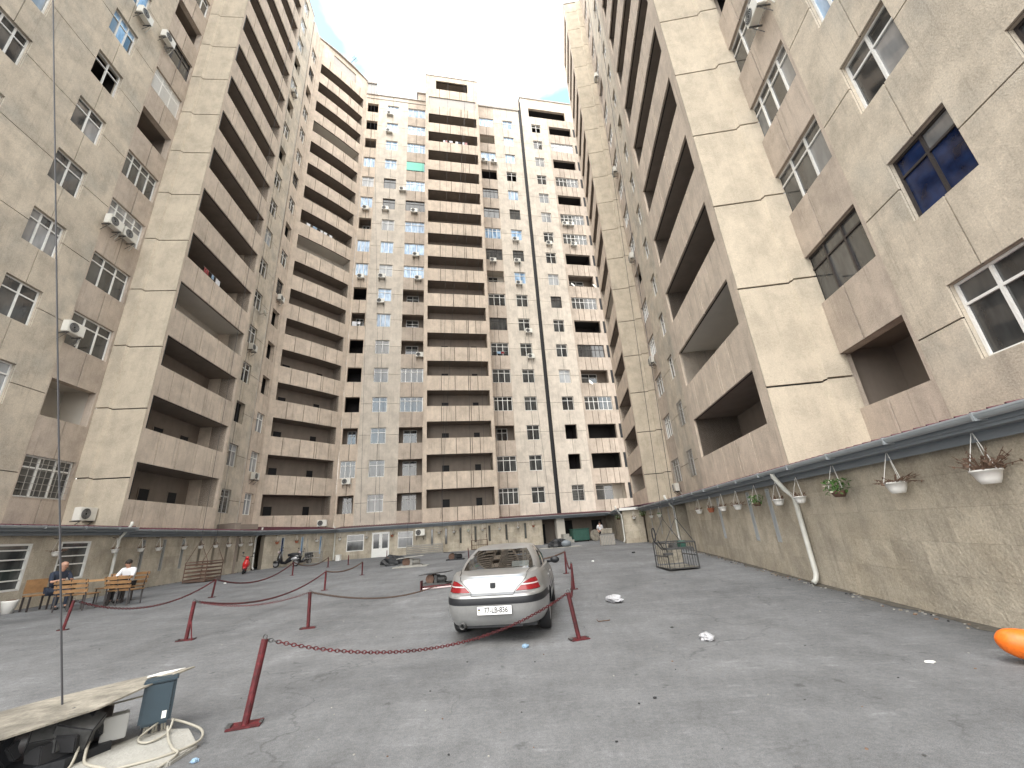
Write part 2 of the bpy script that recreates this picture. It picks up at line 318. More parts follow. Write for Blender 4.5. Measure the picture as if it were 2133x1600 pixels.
# ------------------------------------------------------------------ frames (s to the right seen from the yard, d into the building)
class Fr:
    def __init__(s, p, th): s.p = Vector((p[0], p[1], 0)); s.th = math.radians(th); s.x = Vector((math.cos(s.th), math.sin(s.th), 0)); s.y = Vector((-math.sin(s.th), math.cos(s.th), 0))
    def w(s, a, d, z): return s.p+s.x*a+s.y*d+Vector((0, 0, z))
H = 3.3; ZT = 1.65+1.2686*H; WH = 1.65; BH = 1.7; ZB = -.2
FLp = Fr((-18.05, 0), 95.83); FLs = Fr((-17.70, 18.6), 95.5)
FRp = Fr((11.63, 31.6), -95.99); FOs = Fr((8.13, 18.7), -96.06); FKs = Fr((10.42, 39.4), -96.0)
FC = Fr((-17.39, 39.66), 12.0); FT = Fr((-9.08, 39.26), 12.0); FB = Fr((-21.5, 34.0), 54.0)

BL = thing('apartment_building', 'left wing of the apartment block with cream pier and tall balcony stack', 'building', (-19, 16, 0))
BC = thing('apartment_building', 'middle block behind the yard with central balcony tower and curved corner balconies', 'building', (-9, 42, 0))
BR = thing('apartment_building', 'right wing of the apartment block, from the black joint towards the camera', 'building', (10, 20, 0))
def put(name, me, bld, F, s, d, z, rz=0, label=None, sc=None):
    p = F.w(s, d, z)-Vector(bld.location); return link(name, me, p, F.th+rz, bld, sc, label)

GAP = .018; GP2 = .026
def wall(bld, F, s0, s1, ops, floors, ztop, m, n0=0, extra_top=None):
    """plaster wall of panels: ops = window openings, panels meet under and over the window centres"""
    cs = [s0]+[(a+b)/2 for a, b in ops]+[s1]
    mb = MB(); cur = s0
    def two(a, b, z0, z1): mb.box(a, b, .046, .058, z0, z1, 'gap'); mb.box(a, b, .058, .35, z0, z1, m)
    for a, b in ops: two(cur, a, ZB, ztop); cur = b
    two(cur, s1, ZB, ztop)
    for a, b in ops:
        z = ZB
        for n in range(floors): two(a, b, z, ZT+n*H-WH); z = ZT+n*H
        two(a, b, z, ztop)
    put('wall', mb.mesh('wall'), bld, F, 0, 0, 0)
    def pan(a, b, za, zb, cuts):
        mb = MB(); sc = sorted({a, b}|{c for o in ops for c in o if a < c < b}); zc = sorted({za, zb}|{z for z in cuts if za < z < zb})
        for i in range(len(sc)-1):
            for j in range(len(zc)-1):
                mid = (sc[i]+sc[i+1])/2; zm = (zc[j]+zc[j+1])/2
                if any(o[0] < mid < o[1] for o in ops) and any(c0 < zm < c1 for c0, c1 in zip(cuts[::2], cuts[1::2])): continue
                mb.box(sc[i]+(GAP if sc[i] == a and a != s0 else 0), sc[i+1]-(GAP if sc[i+1] == b and b != s1 else 0), 0, .05, zc[j]+(GAP if zc[j] == za else 0), zc[j+1]-(GAP if zc[j+1] == zb else 0), m)
        return mb.mesh('wall_panel')
    for i in range(len(cs)-1):
        a, b = cs[i], cs[i+1]
        low = pan(a, b, ZB, ZT-.75, [ZT-WH, ZT]); put('wall_panel', low, bld, F, 0, 0, 0)
        mid = pan(a, b, ZT-.75, ZT-.75+H, [ZT-.751, ZT, ZT+H-WH, ZT+H+1])
        for n in range(floors-1): put('wall_panel', mid, bld, F, 0, 0, n*H)
        top = pan(a, b, ZT-.75+(floors-1)*H, ztop, [ZT-.751+(floors-1)*H, ZT+(floors-1)*H]); put('wall_panel', top, bld, F, 0, 0, 0)
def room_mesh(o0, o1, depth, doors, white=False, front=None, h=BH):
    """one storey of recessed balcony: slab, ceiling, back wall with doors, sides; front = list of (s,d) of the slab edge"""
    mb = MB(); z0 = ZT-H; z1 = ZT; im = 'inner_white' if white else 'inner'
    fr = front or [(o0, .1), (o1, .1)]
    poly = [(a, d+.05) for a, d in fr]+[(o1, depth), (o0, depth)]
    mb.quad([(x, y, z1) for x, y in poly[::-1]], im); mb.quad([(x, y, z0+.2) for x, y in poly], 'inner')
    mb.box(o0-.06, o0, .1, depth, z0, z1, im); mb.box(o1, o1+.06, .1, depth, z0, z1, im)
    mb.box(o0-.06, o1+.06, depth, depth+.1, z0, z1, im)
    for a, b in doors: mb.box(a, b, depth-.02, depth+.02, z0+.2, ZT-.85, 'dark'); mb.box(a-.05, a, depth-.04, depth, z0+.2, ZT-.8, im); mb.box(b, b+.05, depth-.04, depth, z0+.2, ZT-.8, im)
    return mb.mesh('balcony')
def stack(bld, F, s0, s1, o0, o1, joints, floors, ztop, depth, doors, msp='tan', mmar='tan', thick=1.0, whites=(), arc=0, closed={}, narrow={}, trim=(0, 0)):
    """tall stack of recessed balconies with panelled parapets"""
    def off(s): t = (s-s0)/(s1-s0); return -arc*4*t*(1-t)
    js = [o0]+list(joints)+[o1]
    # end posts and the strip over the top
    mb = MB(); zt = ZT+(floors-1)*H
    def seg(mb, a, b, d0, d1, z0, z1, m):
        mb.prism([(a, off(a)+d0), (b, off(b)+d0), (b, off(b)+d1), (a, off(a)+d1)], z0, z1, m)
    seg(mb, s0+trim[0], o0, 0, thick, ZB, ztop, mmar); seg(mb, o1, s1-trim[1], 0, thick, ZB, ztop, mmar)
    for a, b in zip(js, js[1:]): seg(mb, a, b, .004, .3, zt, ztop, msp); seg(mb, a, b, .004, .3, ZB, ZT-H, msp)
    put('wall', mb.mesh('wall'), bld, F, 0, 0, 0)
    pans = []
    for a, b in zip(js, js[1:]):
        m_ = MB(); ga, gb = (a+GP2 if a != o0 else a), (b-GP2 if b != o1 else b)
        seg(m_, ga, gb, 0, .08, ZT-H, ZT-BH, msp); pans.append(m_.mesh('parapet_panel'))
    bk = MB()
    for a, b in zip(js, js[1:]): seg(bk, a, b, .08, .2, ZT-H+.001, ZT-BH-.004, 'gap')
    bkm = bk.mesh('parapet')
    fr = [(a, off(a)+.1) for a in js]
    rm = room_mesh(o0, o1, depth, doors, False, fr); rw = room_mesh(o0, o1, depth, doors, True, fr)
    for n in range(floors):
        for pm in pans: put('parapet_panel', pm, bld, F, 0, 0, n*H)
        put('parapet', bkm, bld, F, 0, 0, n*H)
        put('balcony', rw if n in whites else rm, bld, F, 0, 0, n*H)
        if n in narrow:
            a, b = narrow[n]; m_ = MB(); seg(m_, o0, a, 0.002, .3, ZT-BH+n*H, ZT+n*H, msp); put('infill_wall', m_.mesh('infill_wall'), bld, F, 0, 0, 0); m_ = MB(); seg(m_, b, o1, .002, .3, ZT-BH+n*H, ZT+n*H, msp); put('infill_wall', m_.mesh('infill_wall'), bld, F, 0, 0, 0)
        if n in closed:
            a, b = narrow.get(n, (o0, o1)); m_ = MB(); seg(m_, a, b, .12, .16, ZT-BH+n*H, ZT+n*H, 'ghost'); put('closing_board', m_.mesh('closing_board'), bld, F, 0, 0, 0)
# windows
def lights(w, h, kind):
    """returns mullion xs, transom z, list of which bays have a transom"""
    if kind == 2: return [w/2], h*.70
    if kind == 3: return [w/3, 2*w/3], h*.72
    if kind == 4: return [w*.22, w*.48, w*.74], h*.74
    if kind == 6: return [w*i/6 for i in range(1, 6)], h*.62
    if kind == 1: return [w*.28, w*.62], None
    return [], None
WMESH = {}
def winmesh(w, h, kind, fm, split):
    key = (round(w, 2), round(h, 2), kind, fm, split)
    if key in WMESH: return WMESH[key]
    mb = MB(); t = .055; ms, tz = lights(w, h, kind)
    mb.box(0, w, 0, .07, 0, t, fm); mb.box(0, w, 0, .07, h-t, h, fm); mb.box(0, t, 0, .07, t, h-t, fm); mb.box(w-t, w, 0, .07, t, h-t, fm)
    for x in ms: mb.box(x-t*.55, x+t*.55, -.005, .065, t, h-t, fm)
    if tz: mb.box(t, w-t, -.002, .062, tz-t*.5, tz+t*.5, fm)
    fme = mb.mesh('window')
    xs = [0]+ms+[w]; cells = []
    for a, b in zip(xs, xs[1:]):
        if tz: cells += [(a, b, 0, tz), (a, b, tz, h)]
        else: cells.append((a, b, 0, h))
    WMESH[key] = (fme, cells if split else [(0, w, 0, h)]); return WMESH[key]
PMESH = {}
def panemesh(w, h, g):
    key = (round(w, 2), round(h, 2), g)
    if key not in PMESH:
        mb = MB(); mb.quad([(0, 0, 0), (w, 0, 0), (w, 0, h), (0, 0, h)], g); PMESH[key] = mb.mesh('pane')
    return PMESH[key]
def window(bld, F, o0, o1, n, kind=2, fm='white', g=None, split=False, d=.13, h=WH, grid=False):
    w = o1-o0-.02; g = g or random.choice(['g_dark', 'g_dark', 'g_curt', 'g_curt', 'g_white'])
    fme, cells = winmesh(w, h-.02, kind, fm, split)
    o = put('window', fme, bld, F, o0+.01, d, ZT+n*H-h+.01)
    for a, b, c, e in cells:
        gg = g
        if split and random.random() < .25: gg = random.choice(['g_dark', 'g_curt', g])
        link('pane', panemesh(b-a, e-c, gg), (a, .04, c), 0, o)
    if grid:
        mb = MB()
        for i in range(1, 9): mb.box(w*i/9-.008, w*i/9+.008, -.16, -.144, 0, h, 'gbars')
        for j in range(0, 7): mb.box(0, w, -.145, -.13, h*j/6.2, h*j/6.2+.014, 'gbars')
        link('window_grille', mb.mesh('window_grille'), (0, 0, 0), 0, o)
    return o
RMESH = {}
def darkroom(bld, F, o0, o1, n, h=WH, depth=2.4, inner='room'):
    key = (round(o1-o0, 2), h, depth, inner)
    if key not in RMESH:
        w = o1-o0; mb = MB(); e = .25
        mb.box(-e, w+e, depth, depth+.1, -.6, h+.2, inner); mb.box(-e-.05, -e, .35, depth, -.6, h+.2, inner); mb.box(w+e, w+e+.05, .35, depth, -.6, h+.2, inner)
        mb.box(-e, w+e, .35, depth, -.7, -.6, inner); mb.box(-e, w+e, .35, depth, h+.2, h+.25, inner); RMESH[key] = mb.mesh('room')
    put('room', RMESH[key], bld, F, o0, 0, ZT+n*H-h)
def column(bld, F, o0, o1, codes, split=0, h=WH, kinds=(2,)):
    """codes, one letter per floor: W white window  D dim white  C curtained  U blue  K dark framed  O open and empty
       X empty hole with an old white cross  B balcony  b pale balcony  S blinds  G green awning  r grid in front"""
    w = o1-o0
    for n, c in enumerate(codes):
        sp = n < split; k = random.choice(kinds)
        if c == 'W': window(bld, F, o0, o1, n, k, split=sp, h=h)
        elif c == 'D': window(bld, F, o0, o1, n, k, g='g_dark', split=sp, h=h)
        elif c == 'C': window(bld, F, o0, o1, n, k, g='g_white', split=sp, h=h)
        elif c == 'U': window(bld, F, o0, o1, n, random.choice((k, 1)), g='g_blue', split=sp, h=h)
        elif c == 'K': window(bld, F, o0, o1, n, k, fm='dframe', g='g_dark', split=sp, h=h)
        elif c == 'N': window(bld, F, o0, o1, n, 2, fm='dframe', g='g_navy', split=sp, h=h)
        elif c == 'r': window(bld, F, o0, o1, n, k, g='g_dark', split=sp, h=h, grid=True)
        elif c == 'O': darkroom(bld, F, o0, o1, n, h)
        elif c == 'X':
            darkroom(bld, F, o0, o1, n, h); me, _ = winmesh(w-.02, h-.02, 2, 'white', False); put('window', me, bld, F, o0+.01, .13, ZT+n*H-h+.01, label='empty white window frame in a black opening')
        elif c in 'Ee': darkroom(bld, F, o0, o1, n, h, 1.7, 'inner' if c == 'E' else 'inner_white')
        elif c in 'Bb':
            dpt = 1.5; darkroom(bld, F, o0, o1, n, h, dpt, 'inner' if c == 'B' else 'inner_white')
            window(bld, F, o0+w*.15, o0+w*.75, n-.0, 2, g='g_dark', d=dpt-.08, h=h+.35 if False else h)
        elif c == 'S':
            o = window(bld, F, o0, o1, n, 3, g='g_curt', split=sp, h=h); mb = MB()
            for i in range(14): mb.box(.05, w-.07, .0, .03, .08+i*h/15, .11+i*h/15+.05, 'white')
            link('blind', mb.mesh('blind'), (0, 0, 0), 0, o)
        elif c == 'G':
            window(bld, F, o0, o1, n, 4, g='g_blue', h=h); mb = MB(); mb.box(0, w*.95, 0, .03, .1, h*.9, 'tarpgreen'); put('awning', mb.mesh('awning'), bld, F, o0, -.03, ZT+n*H-h, label='mint green awning sheet over a window')

def rnd(n, pool): return ''.join(random.choice(pool) for _ in range(n))
# ---------------- left wing
LO = [(4.6, 6.1), (9.45, 10.96), (13.17, 14.62)]
wall(BL, FLp, -4.0, 16.0, LO, 18, 63.1, 'plaster')
column(BL, FLp, *LO[0], rnd(18, 'WDCWX'), 0, kinds=(2, 3))
column(BL, FLp, *LO[1], 'WWWWWDWCWDWWUWDCWW', 8, kinds=(2, 3))
column(BL, FLp, *LO[2], 'WWDWWDXUUWDCWWDWWW', 9, kinds=(2, 3))
# window bay beside the pier
stackless_bays = []
def bay(bld, F, s0, s1, o0, o1, codes, ztop, msp='brown', joints=None, split=0, kinds=(4, 3), h=WH):
    floors = len(codes); js = [s0]+(joints or [(s0+s1)/2])+[s1]
    mb = MB()
    if o0 > s0+.01: mb.box(s0, o0, 0.006, .35, ZB, ztop, msp)
    if s1 > o1+.01: mb.box(o1, s1, 0.006, .35, ZB, ztop, msp)
    z = ZB
    for n in range(floors): mb.box(o0, o1, .06, .07, z, ZT+n*H-h, 'gap'); mb.box(o0, o1, .07, .35, z, ZT+n*H-h, msp); z = ZT+n*H
    mb.box(o0, o1, .06, .35, z, ztop, msp)
    put('wall', mb.mesh('wall'), bld, F, 0, 0, 0)
    js2 = [o0]+[j for j in js[1:-1]]+[o1]
    for a, b in zip(js2, js2[1:]):
        ga, gb = (a+GP2 if a != o0 else a), (b-GP2 if b != o1 else b)
        me = MB().box(ga, gb, .012, .06, ZT-H, ZT-h, msp).mesh('spandrel_panel')
        for n in range(floors): put('spandrel_panel', me, bld, F, 0, 0, n*H)
        put('spandrel_panel', MB().box(ga, gb, .012, .06, ZT+(floors-1)*H, ztop, msp).mesh('spandrel_panel'), bld, F, 0, 0, 0)
    column(bld, F, o0, o1, codes, split, h, kinds)
bay(BL, FLp, 16.0, 18.45, 16.06, 18.25, 'reDWWDESKEWDWBWDCW', 63.1, split=9)
# side wall of the projecting balcony stack (the cream pier): panels one storey high
def pier(bld, p, th, width, step, flip, ztop):
    F = Fr(p, th); a, b = (0, width)
    mb = MB(); mb.box(a+(0 if flip else .02), b-(.02 if flip else 0), .06, .3, ZB, ztop, 'dark'); put('wall', mb.mesh('wall'), bld, F, 0, 0, 0)
    za = ZT-.75
    def pm(z0, z1):
        m_ = MB(); lo, hi = z0+.030, z1-.030
        if flip: m_.box(a, step, -.10, .062, lo+.06, hi+.06, 'pier'); m_.prism([(step, -.10), (step+.07, 0), (step+.07, .062), (step, .062)], lo+.03, hi+.03, 'pier'); m_.box(step+.07, b, 0, .062, lo, hi, 'pier')
        else: m_.box(a, step-.07, 0, .062, lo, hi, 'pier'); m_.prism([(step-.07, 0), (step, -.10), (step, .062), (step-.07, .062)], lo+.03, hi+.03, 'pier'); m_.box(step, b, -.10, .062, lo+.06, hi+.06, 'pier')
        return m_.mesh('pier_panel')
    put('pier_panel', pm(ZB, za), bld, F, 0, 0, 0); me = pm(za, za+H); n = 0
    while za+(n+1)*H < ztop: put('pier_panel', me, bld, F, 0, 0, n*H); n += 1
    put('pier_panel', pm(za+n*H, ztop), bld, F, 0, 0, 0)
JT = [1.75, 3.15, 4.5, 4.66, 5.6]
stack(BL, FLs, 0, 6.9, .2, 6.64, [1.2, 2.65, 4.1, 5.5, 5.75], 18, 63.1, 1.7, [(2.9, 3.6), (5.0, 5.7)], thick=1.9, whites=(3,), trim=(.065, 0))
_c = FLs.p; _dx = Vector((math.cos(math.radians(5.5)), math.sin(math.radians(5.5)), 0))
pier(BL, (_c-_dx*2.3).to_2d(), 5.5, 2.3-.003, .65, True, 63.1)
mb = MB(); mb.box(.07, 6.9, 1.85, 2.1, ZB, 63.1, 'tan'); mb.box(6.6, 6.9, 1.0, 2.3, ZB, 63.1, 'tan'); put('wall', mb.mesh('wall'), BL, FLs, 0, 0, 0)
# wall beyond the stack
wall(BL, FLp, 25.6, 32.0, [(29.5, 30.7)], 18, 63.1, 'plaster')
column(BL, FLp, 29.5, 30.7, 'rWOWWWXCXXOWBWOWWW', 4)
mb = MB(); mb.box(-4.0, 32.0, -.04, 1.2, 63.1, 63.3, 'roofgrey'); put('roof', mb.mesh('roof'), BL, FLp, 0, 0, 0)
mb = MB(); mb.box(-.05, 6.95, -.05, 2.4, 63.1, 63.28, 'roofgrey'); put('roof', mb.mesh('roof'), BL, FLs, 0, 0, 0)
# ---------------- middle block
wall(BC, FLp, 32.25, 34.2, [(32.62, 33.85)], 17, 62.7, 'tan')
column(BC, FLp, 32.62, 33.85, 'WWWOOOKDOWKWDWBKW')
stack(BC, FB, 0, 6.99, .5, 6.5, [1.54, 3.06, 4.42, 4.63, 5.86], 18, 62.7, 1.5, [(1.3, 2.0), (4.7, 5.3)], arc=.13, closed={17: 1}, narrow={17: (1.9, 5.1)}, whites=(8, 13))
CE_TOP = 60.3
bay(BC, FC, 0.0, 1.72, .17, 1.6, 'BDBOOOBOUUBUWUBOO', CE_TOP, 'tan', joints=[.9], kinds=(2, 3))
wall(BC, FC, 1.72, 5.6, [(2.83, 4.33)], 17, CE_TOP, 'light')
column(BC, FC, 2.83, 4.33, 'DDDDDDUUCUWKKUUUU')
bay(BC, FC, 5.6, 8.1, 5.6, 7.97, 'BBBDDBBBUUUKUGUUU', CE_TOP, joints=[6.8])
stack(BC, FT, 0, 7.16, .38, 6.83, [1.83, 3.25, 4.64, 4.83, 5.63], 18, 62.8, 1.6, [(1.9, 2.6), (5.2, 5.8)], closed={16: 1}, narrow={17: (1.37, 5.76)}, thick=2.1)
mb = MB(); mb.box(0, 7.16, 1.75, 2.1, ZB, 62.8, 'tan'); put('wall', mb.mesh('wall'), BC, FT, 0, 0, 0)
bay(BC, FC, 15.2, 17.74, 15.6, 17.7, 'DDBDDDKDbKUKKOUbU', 60.9, joints=[16.6])
wall(BC, FC, 17.74, 21.58, [(19.06, 20.5)], 17, 60.9, 'light')
column(BC, FC, 19.06, 20.5, 'DDDDDDWDUKUKUXUUU')
mb = MB()
mb.box(-.02, 8.1, -.12, .6, CE_TOP, CE_TOP+.16, 'roofgrey'); mb.box(-.02, 8.1, -.06, .02, CE_TOP-.7, CE_TOP-.62, 'roofgrey')
mb.box(15.2, 21.6, -.15, .6, 60.9, 61.2, 'roofgrey'); mb.box(20.9, 21.75, -.05, 1.2, 61.2, 63.0, 'tan'); put('roof', mb.mesh('roof'), BC, FC, 0, 0, 0)
mb = MB(); mb.box(-.06, 7.22, -.06, 2.2, 62.8, 62.98, 'roofgrey'); put('roof', mb.mesh('roof'), BC, FT, 0, 0, 0)
mb = MB(); mb.prism([(-.3, -.1), (2.3, -.36), (4.6, -.36), (7.1, -.1), (8.0, .5), (7, 2), (-.3, 2)], 62.7, 62.9, 'roofgrey'); put('roof', mb.mesh('roof'), BC, FB, 0, 0, 0)
mb = MB(); mb.box(0, 1.2, .0, 2.0, CE_TOP+.16, 62.7, 'gframe'); mb.box(-.1, 1.3, -.15, .0, 62.45, 62.7, 'roofgrey'); put('roof_hatch', mb.mesh('roof_hatch'), BC, FC, 0, 0, 0)
mb = MB(); mb.box(6.9, 8.2, .3, 2.4, CE_TOP+.16, 62.2, 'brown'); mb.box(6.7, 8.3, .1, 2.5, 62.2, 62.4, 'roofgrey'); put('roof_hatch', mb.mesh('roof_hatch'), BC, FC, 0, 0, 0)
# ---------------- right part of the back wall, and the right wing
RT = 63.9
mb = MB(); mb.box(21.6, 22.03, .06, .5, ZB, RT-.8, 'dark'); put('expansion_joint', mb.mesh('expansion_joint'), BR, FC, 0, 0, 0)
mb = MB(); mb.box(31.98, 32.27, .5, .8, ZB, 62.6, 'dark'); mb.tube([(32.1, .08, ZB+.6), (32.1, .08, 62.6)], .045, 'gutter', 6); put('expansion_joint', mb.mesh('expansion_joint'), BC, FLp, 0, 0, 0)
wall(BR, FC, 22.05, 25.87, [(23.44, 24.83)], 17, ZT+17*H-1.75, 'light')
column(BR, FC, 23.44, 24.83, 'rOODCDDKCWWWCDWWX')
bay(BR, FC, 25.87, 31.4, 26.14, 29.55, 'bOODBKODBODDODOCO', ZT+17*H-1.75, 'brown', joints=[26.9, 27.6, 28.5, 29.1], kinds=(6,))
for n in range(17): pass
narrow_me = MB().box(29.9, 30.7, -.004, .01, ZT-WH, ZT, 'dark').mesh('slit_opening')
for n in range(17): put('slit_opening', narrow_me, BR, FC, 0, 0, n*H)
mb = MB(); mb.box(22.05, 23.2, .0, .35, ZT+17*H-1.75, RT, 'light'); mb.box(29.0, 31.4, 0, .35, ZT+17*H-1.75, RT, 'tan'); mb.box(23.2, 29.0, 0, .35, ZT+17*H, RT, 'tan'); put('wall', mb.mesh('wall'), BR, FC, 0, 0, 0)
darkroom(BR, FC, 23.2, 29.0, 17, 1.75)
mb = MB(); mb.box(21.9, 31.6, -.12, .8, RT, RT+.2, 'roofgrey'); put('roof', mb.mesh('roof'), BR, FC, 0, 0, 0)
stack(BR, FKs, 0, 7.24, .47, 6.75, [1.6, 3.1, 4.4, 4.6, 5.5], 18, 62.9, 1.7, [(1.6, 2.3), (4.6, 5.3)], thick=1.9, whites=(0, 5), trim=(0, .065))
pier(BR, (9.66, 32.2), -6.0, 2.05, 1.5, False, 62.9)
mb = MB(); mb.box(0, 7.17, 1.85, 2.1, ZB, 62.9, 'tan'); mb.box(-.0, .3, 1.8, 4.5, ZB, 62.9, 'tan'); put('wall', mb.mesh('wall'), BR, FKs, 0, 0, 0)
bay(BR, FRp, -.6, 2.35, .1, 2.2, 'rWDCWOWCDWCWOWDWW', 62.9)
wall(BR, FRp, 2.35, 13.2, [(4.4, 5.6), (8.4, 9.7)], 17, 62.9, 'plaster')
column(BR, FRp, 4.4, 5.6, 'rrDWDXDWWOXDCWDWW')
column(BR, FRp, 8.4, 9.7, 'WDWDWWDWWXCDWWDWW')
stack(BR, FOs, 0, 7.39, .55, 6.85, [1.6, 3.0, 4.3, 4.5, 5.6], 18, 62.9, 1.9, [(4.3, 5.1)], thick=1.9, whites=(1,), trim=(0, .065))
pier(BR, (7.35, 11.35), -6.06, 2.3, 1.62, False, 62.9)
mb = MB(); mb.box(0, 7.32, 1.95, 2.1, ZB, 62.9, 'tan'); mb.box(-.003, .3, 1.8, 2.5, ZB, 62.9, 'tan'); put('wall', mb.mesh('wall'), BR, FOs, 0, 0, 0)
bay(BR, FRp, 20.3, 23.15, 20.6, 23.03, 'EKDDWODWCWOWDWWWC', 62.9, split=6)
wall(BR, FRp, 23.15, 38.0, [(24.24, 25.76), (27.0, 28.5), (32.0, 33.5)], 17, 62.9, 'plaster')
column(BR, FRp, 24.24, 25.76, 'DNWUWDWCWDWWCWWDW', 6)
column(BR, FRp, 27.0, 28.5, 'WKWDWDWCWDWWCWWDW', 3)
column(BR, FRp, 32.0, 33.5, 'WWWDWDWCWDWWCWWDW', 0)
mb = MB(); mb.box(-.6, 38.0, -.04, 1.2, 62.9, 63.1, 'roofgrey'); put('roof', mb.mesh('roof'), BR, FRp, 0, 0, 0)
mb = MB(); mb.box(-.05, 7.3, -.05, 2.4, 62.9, 63.08, 'roofgrey'); put('roof', mb.mesh('roof'), BR, FKs, 0, 0, 0)
mb = MB(); mb.box(-.05, 7.45, -.05, 2.4, 62.9, 63.08, 'roofgrey'); put('roof', mb.mesh('roof'), BR, FOs, 0, 0, 0)
# roof aerials
def aerial(F, s, z, label, hgt=2.4):
    mb = MB(); mb.tube([(0, 0, 0), (0, 0, hgt)], .05, 'steel', 5)
    mb.tube([(-.6, 0, .9), (0, 0, 0), (.7, 0, .7)], .05, 'steel', 4)
    for i in range(5): mb.tube([(-.35, 0, hgt-.1-.2*i), (.35, 0, hgt-.2-.2*i)], .02, 'steel', 4)
    o = thing('roof_aerial', label, 'aerial', F.w(s, .3, z), F.th, 'roof aerials', mb.mesh('roof_aerial')); o.rotation_euler[1] = .35 if F is FB else 0
aerial(FB, 4.0, 62.85, 'leaning aerial on the roof above the curved corner balconies', 3.2)
aerial(FT, 4.4, 62.9, 'upright aerial on top of the central balcony tower')

# ------------------------------------------------------------------ air conditioners
def make_ac():
    r = thing('air_conditioner', 'x', 'air conditioner', group='outdoor air conditioning units on the facades')
    link('casing', MB().box(-.4, .4, -.42, -.12, 0, .55, 'acw').mesh('casing', bevel=.02), parent=r)
    mb = MB(); mt = Matrix.Translation((-.14, -.424, .275)) @ Matrix.Rotation(PI/2, 4, 'X')
    mb.lathe([(.0, .004), (.215, .004), (.225, 0)], 'dark', 20, mt)
    for rr in (.06, .11, .16, .21): mb.lathe([(rr, .004), (rr, .014), (rr+.012, .014), (rr+.012, .004)], 'gframe', 18, mt)
    link('fan_grille', mb.mesh('fan_grille'), parent=r)
    mb = MB()
    for x in (-.32, .28): mb.box(x, x+.04, -.42, 0, -.045, -.003, 'steel'); mb.tube([(x+.02, 0, -.35), (x+.02, -.38, -.04)], .015, 'steel', 4)
    link('bracket', mb.mesh('bracket'), parent=r)
    mb = MB(); mb.tube([(.4, -.25, .12), (.47, -.24, .1), (.5, -.12, -.15), (.5, -.03, -.3)], .02, 'pipe', 5); link('hose', mb.mesh('hose'), parent=r)
    return r
AC0 = make_ac(); _acused = [False]
COLNAME = {}
def ac(F, s, n, where, dz=-.62, d=0, z=None):
    p = F.w(s, d, ZT+n*H-WH+dz if z is None else z); lab = 'white air conditioner ' + where
    if not _acused[0]: AC0.location = p; AC0.rotation_euler[2] = F.th; AC0['label'] = lab; _acused[0] = True; return AC0
    return copy_tree(AC0, p, F.th, lab)
def fl(n): return ORD[n]+' level up'
ac(FLp, 16.0, 2, 'beside a left wing bay window, under the wire', dz=.35)
ac(FLp, 16.25, 4, 'left one of a pair under a left wing bay window', dz=-.15)
ac(FLp, 17.15, 4, 'right one of a pair under a left wing bay window', dz=-.15)
ac(FLp, 15.9, 8, 'high on the left wing beside the cream pier, near the top edge', dz=.2)
ac(FLp, 14.3, 8, 'at the top edge of the view over the flat left wall', dz=-.55)
ac(FLp, 18.0, 0, 'standing on the maroon roof at the foot of the left pier', z=3.25, d=-.9)
for n in (4, 13): ac(FLp, 30.0, n, 'under narrow window left of the drainpipe joint, '+fl(n))
for n in (1, 6): ac(FLp, 33.2, n, 'between the drainpipe joint and curved balconies, '+fl(n))
for n in (1, 8, 11): ac(FC, .9, n, 'just right of the curved balconies, '+fl(n))
ac(FC, -.7, 0, 'on the maroon roof under the curved balconies, left of the pale strip', z=3.15, d=-1.0)
for n in (7, 8, 11, 15, 16): ac(FC, 3.2, n, 'in the pale strip left of the central tower, '+fl(n), dz=-.45)
for n, s in ((5, 7.6), (8, 7.3), (9, 7.0), (11, 6.7), (12, 5.2)): ac(FC, s, n, 'in brown column left of the tower, '+fl(n), dz=-.45)
for n, s in ((9, 16.4), (14, 16.0), (14, 17.3)): ac(FC, s, n, 'in brown column right of the tower, '+fl(n)+(', outer one' if s > 17 else ''), dz=-.55)
for n in (5, 6, 8, 9, 10): ac(FC, 20.2 if n < 7 else 19.5, n, 'just left of the black joint, '+fl(n), dz=-.4)
for n in (10,): ac(FC, 24.0, n, 'just right of the black joint, '+fl(n))
for n, s in ((11, 26.6), (11, 27.4), (10, 27.4)): ac(FC, s, n, 'on the far right bay of back wall, '+fl(n)+(', right one' if n == 11 and s > 27 else ''), dz=-.5)
for n in (0, 3, 6, 9, 13): ac(FRp, 1.2, n, 'on the right wing beyond near balcony stack, '+fl(n))
ac(FRp, 22.9, 4, 'close on the right wing under the window beside the near pier', dz=-.2)

def dish(F, s, n, where, dz=-1.9):
    p = F.w(s, -.05, ZT+n*H+dz); t = thing('satellite_dish', 'small satellite dish '+where, 'satellite dish', p, F.th, 'satellite dishes on the facades')
    mt = Matrix.Translation((0, -.35, .1)) @ Matrix.Rotation(.5, 4, 'Z') @ Matrix.Rotation(1.15, 4, 'X')
    link('dish', MB().lathe([(0, 0), (.15, .02), (.27, .06), (.33, .10), (.33, .085), (.27, .045), (.15, .005), (0, -.015)], 'acw', 16, mt).mesh('dish', smooth=True), parent=t)
    mb = MB(); mb.tube([(0, 0, 0), (0, -.25, .02), (0, -.33, .1)], .02, 'steel', 5); mb.tube([(0, -.36, -.1), (.05, -.7, .15)], .012, 'steel', 4); link('arm', mb.mesh('arm'), parent=t)
dish(FLp, 30.5, 5, 'under the sixth narrow window left of the joint'); dish(FC, 26.4, 8, 'at the left end of the far right bay'); dish(FC, 29.3, 8, 'at the right end of the far right bay'); dish(FC, 27.0, 4, 'low on the far right bay of the back wall')
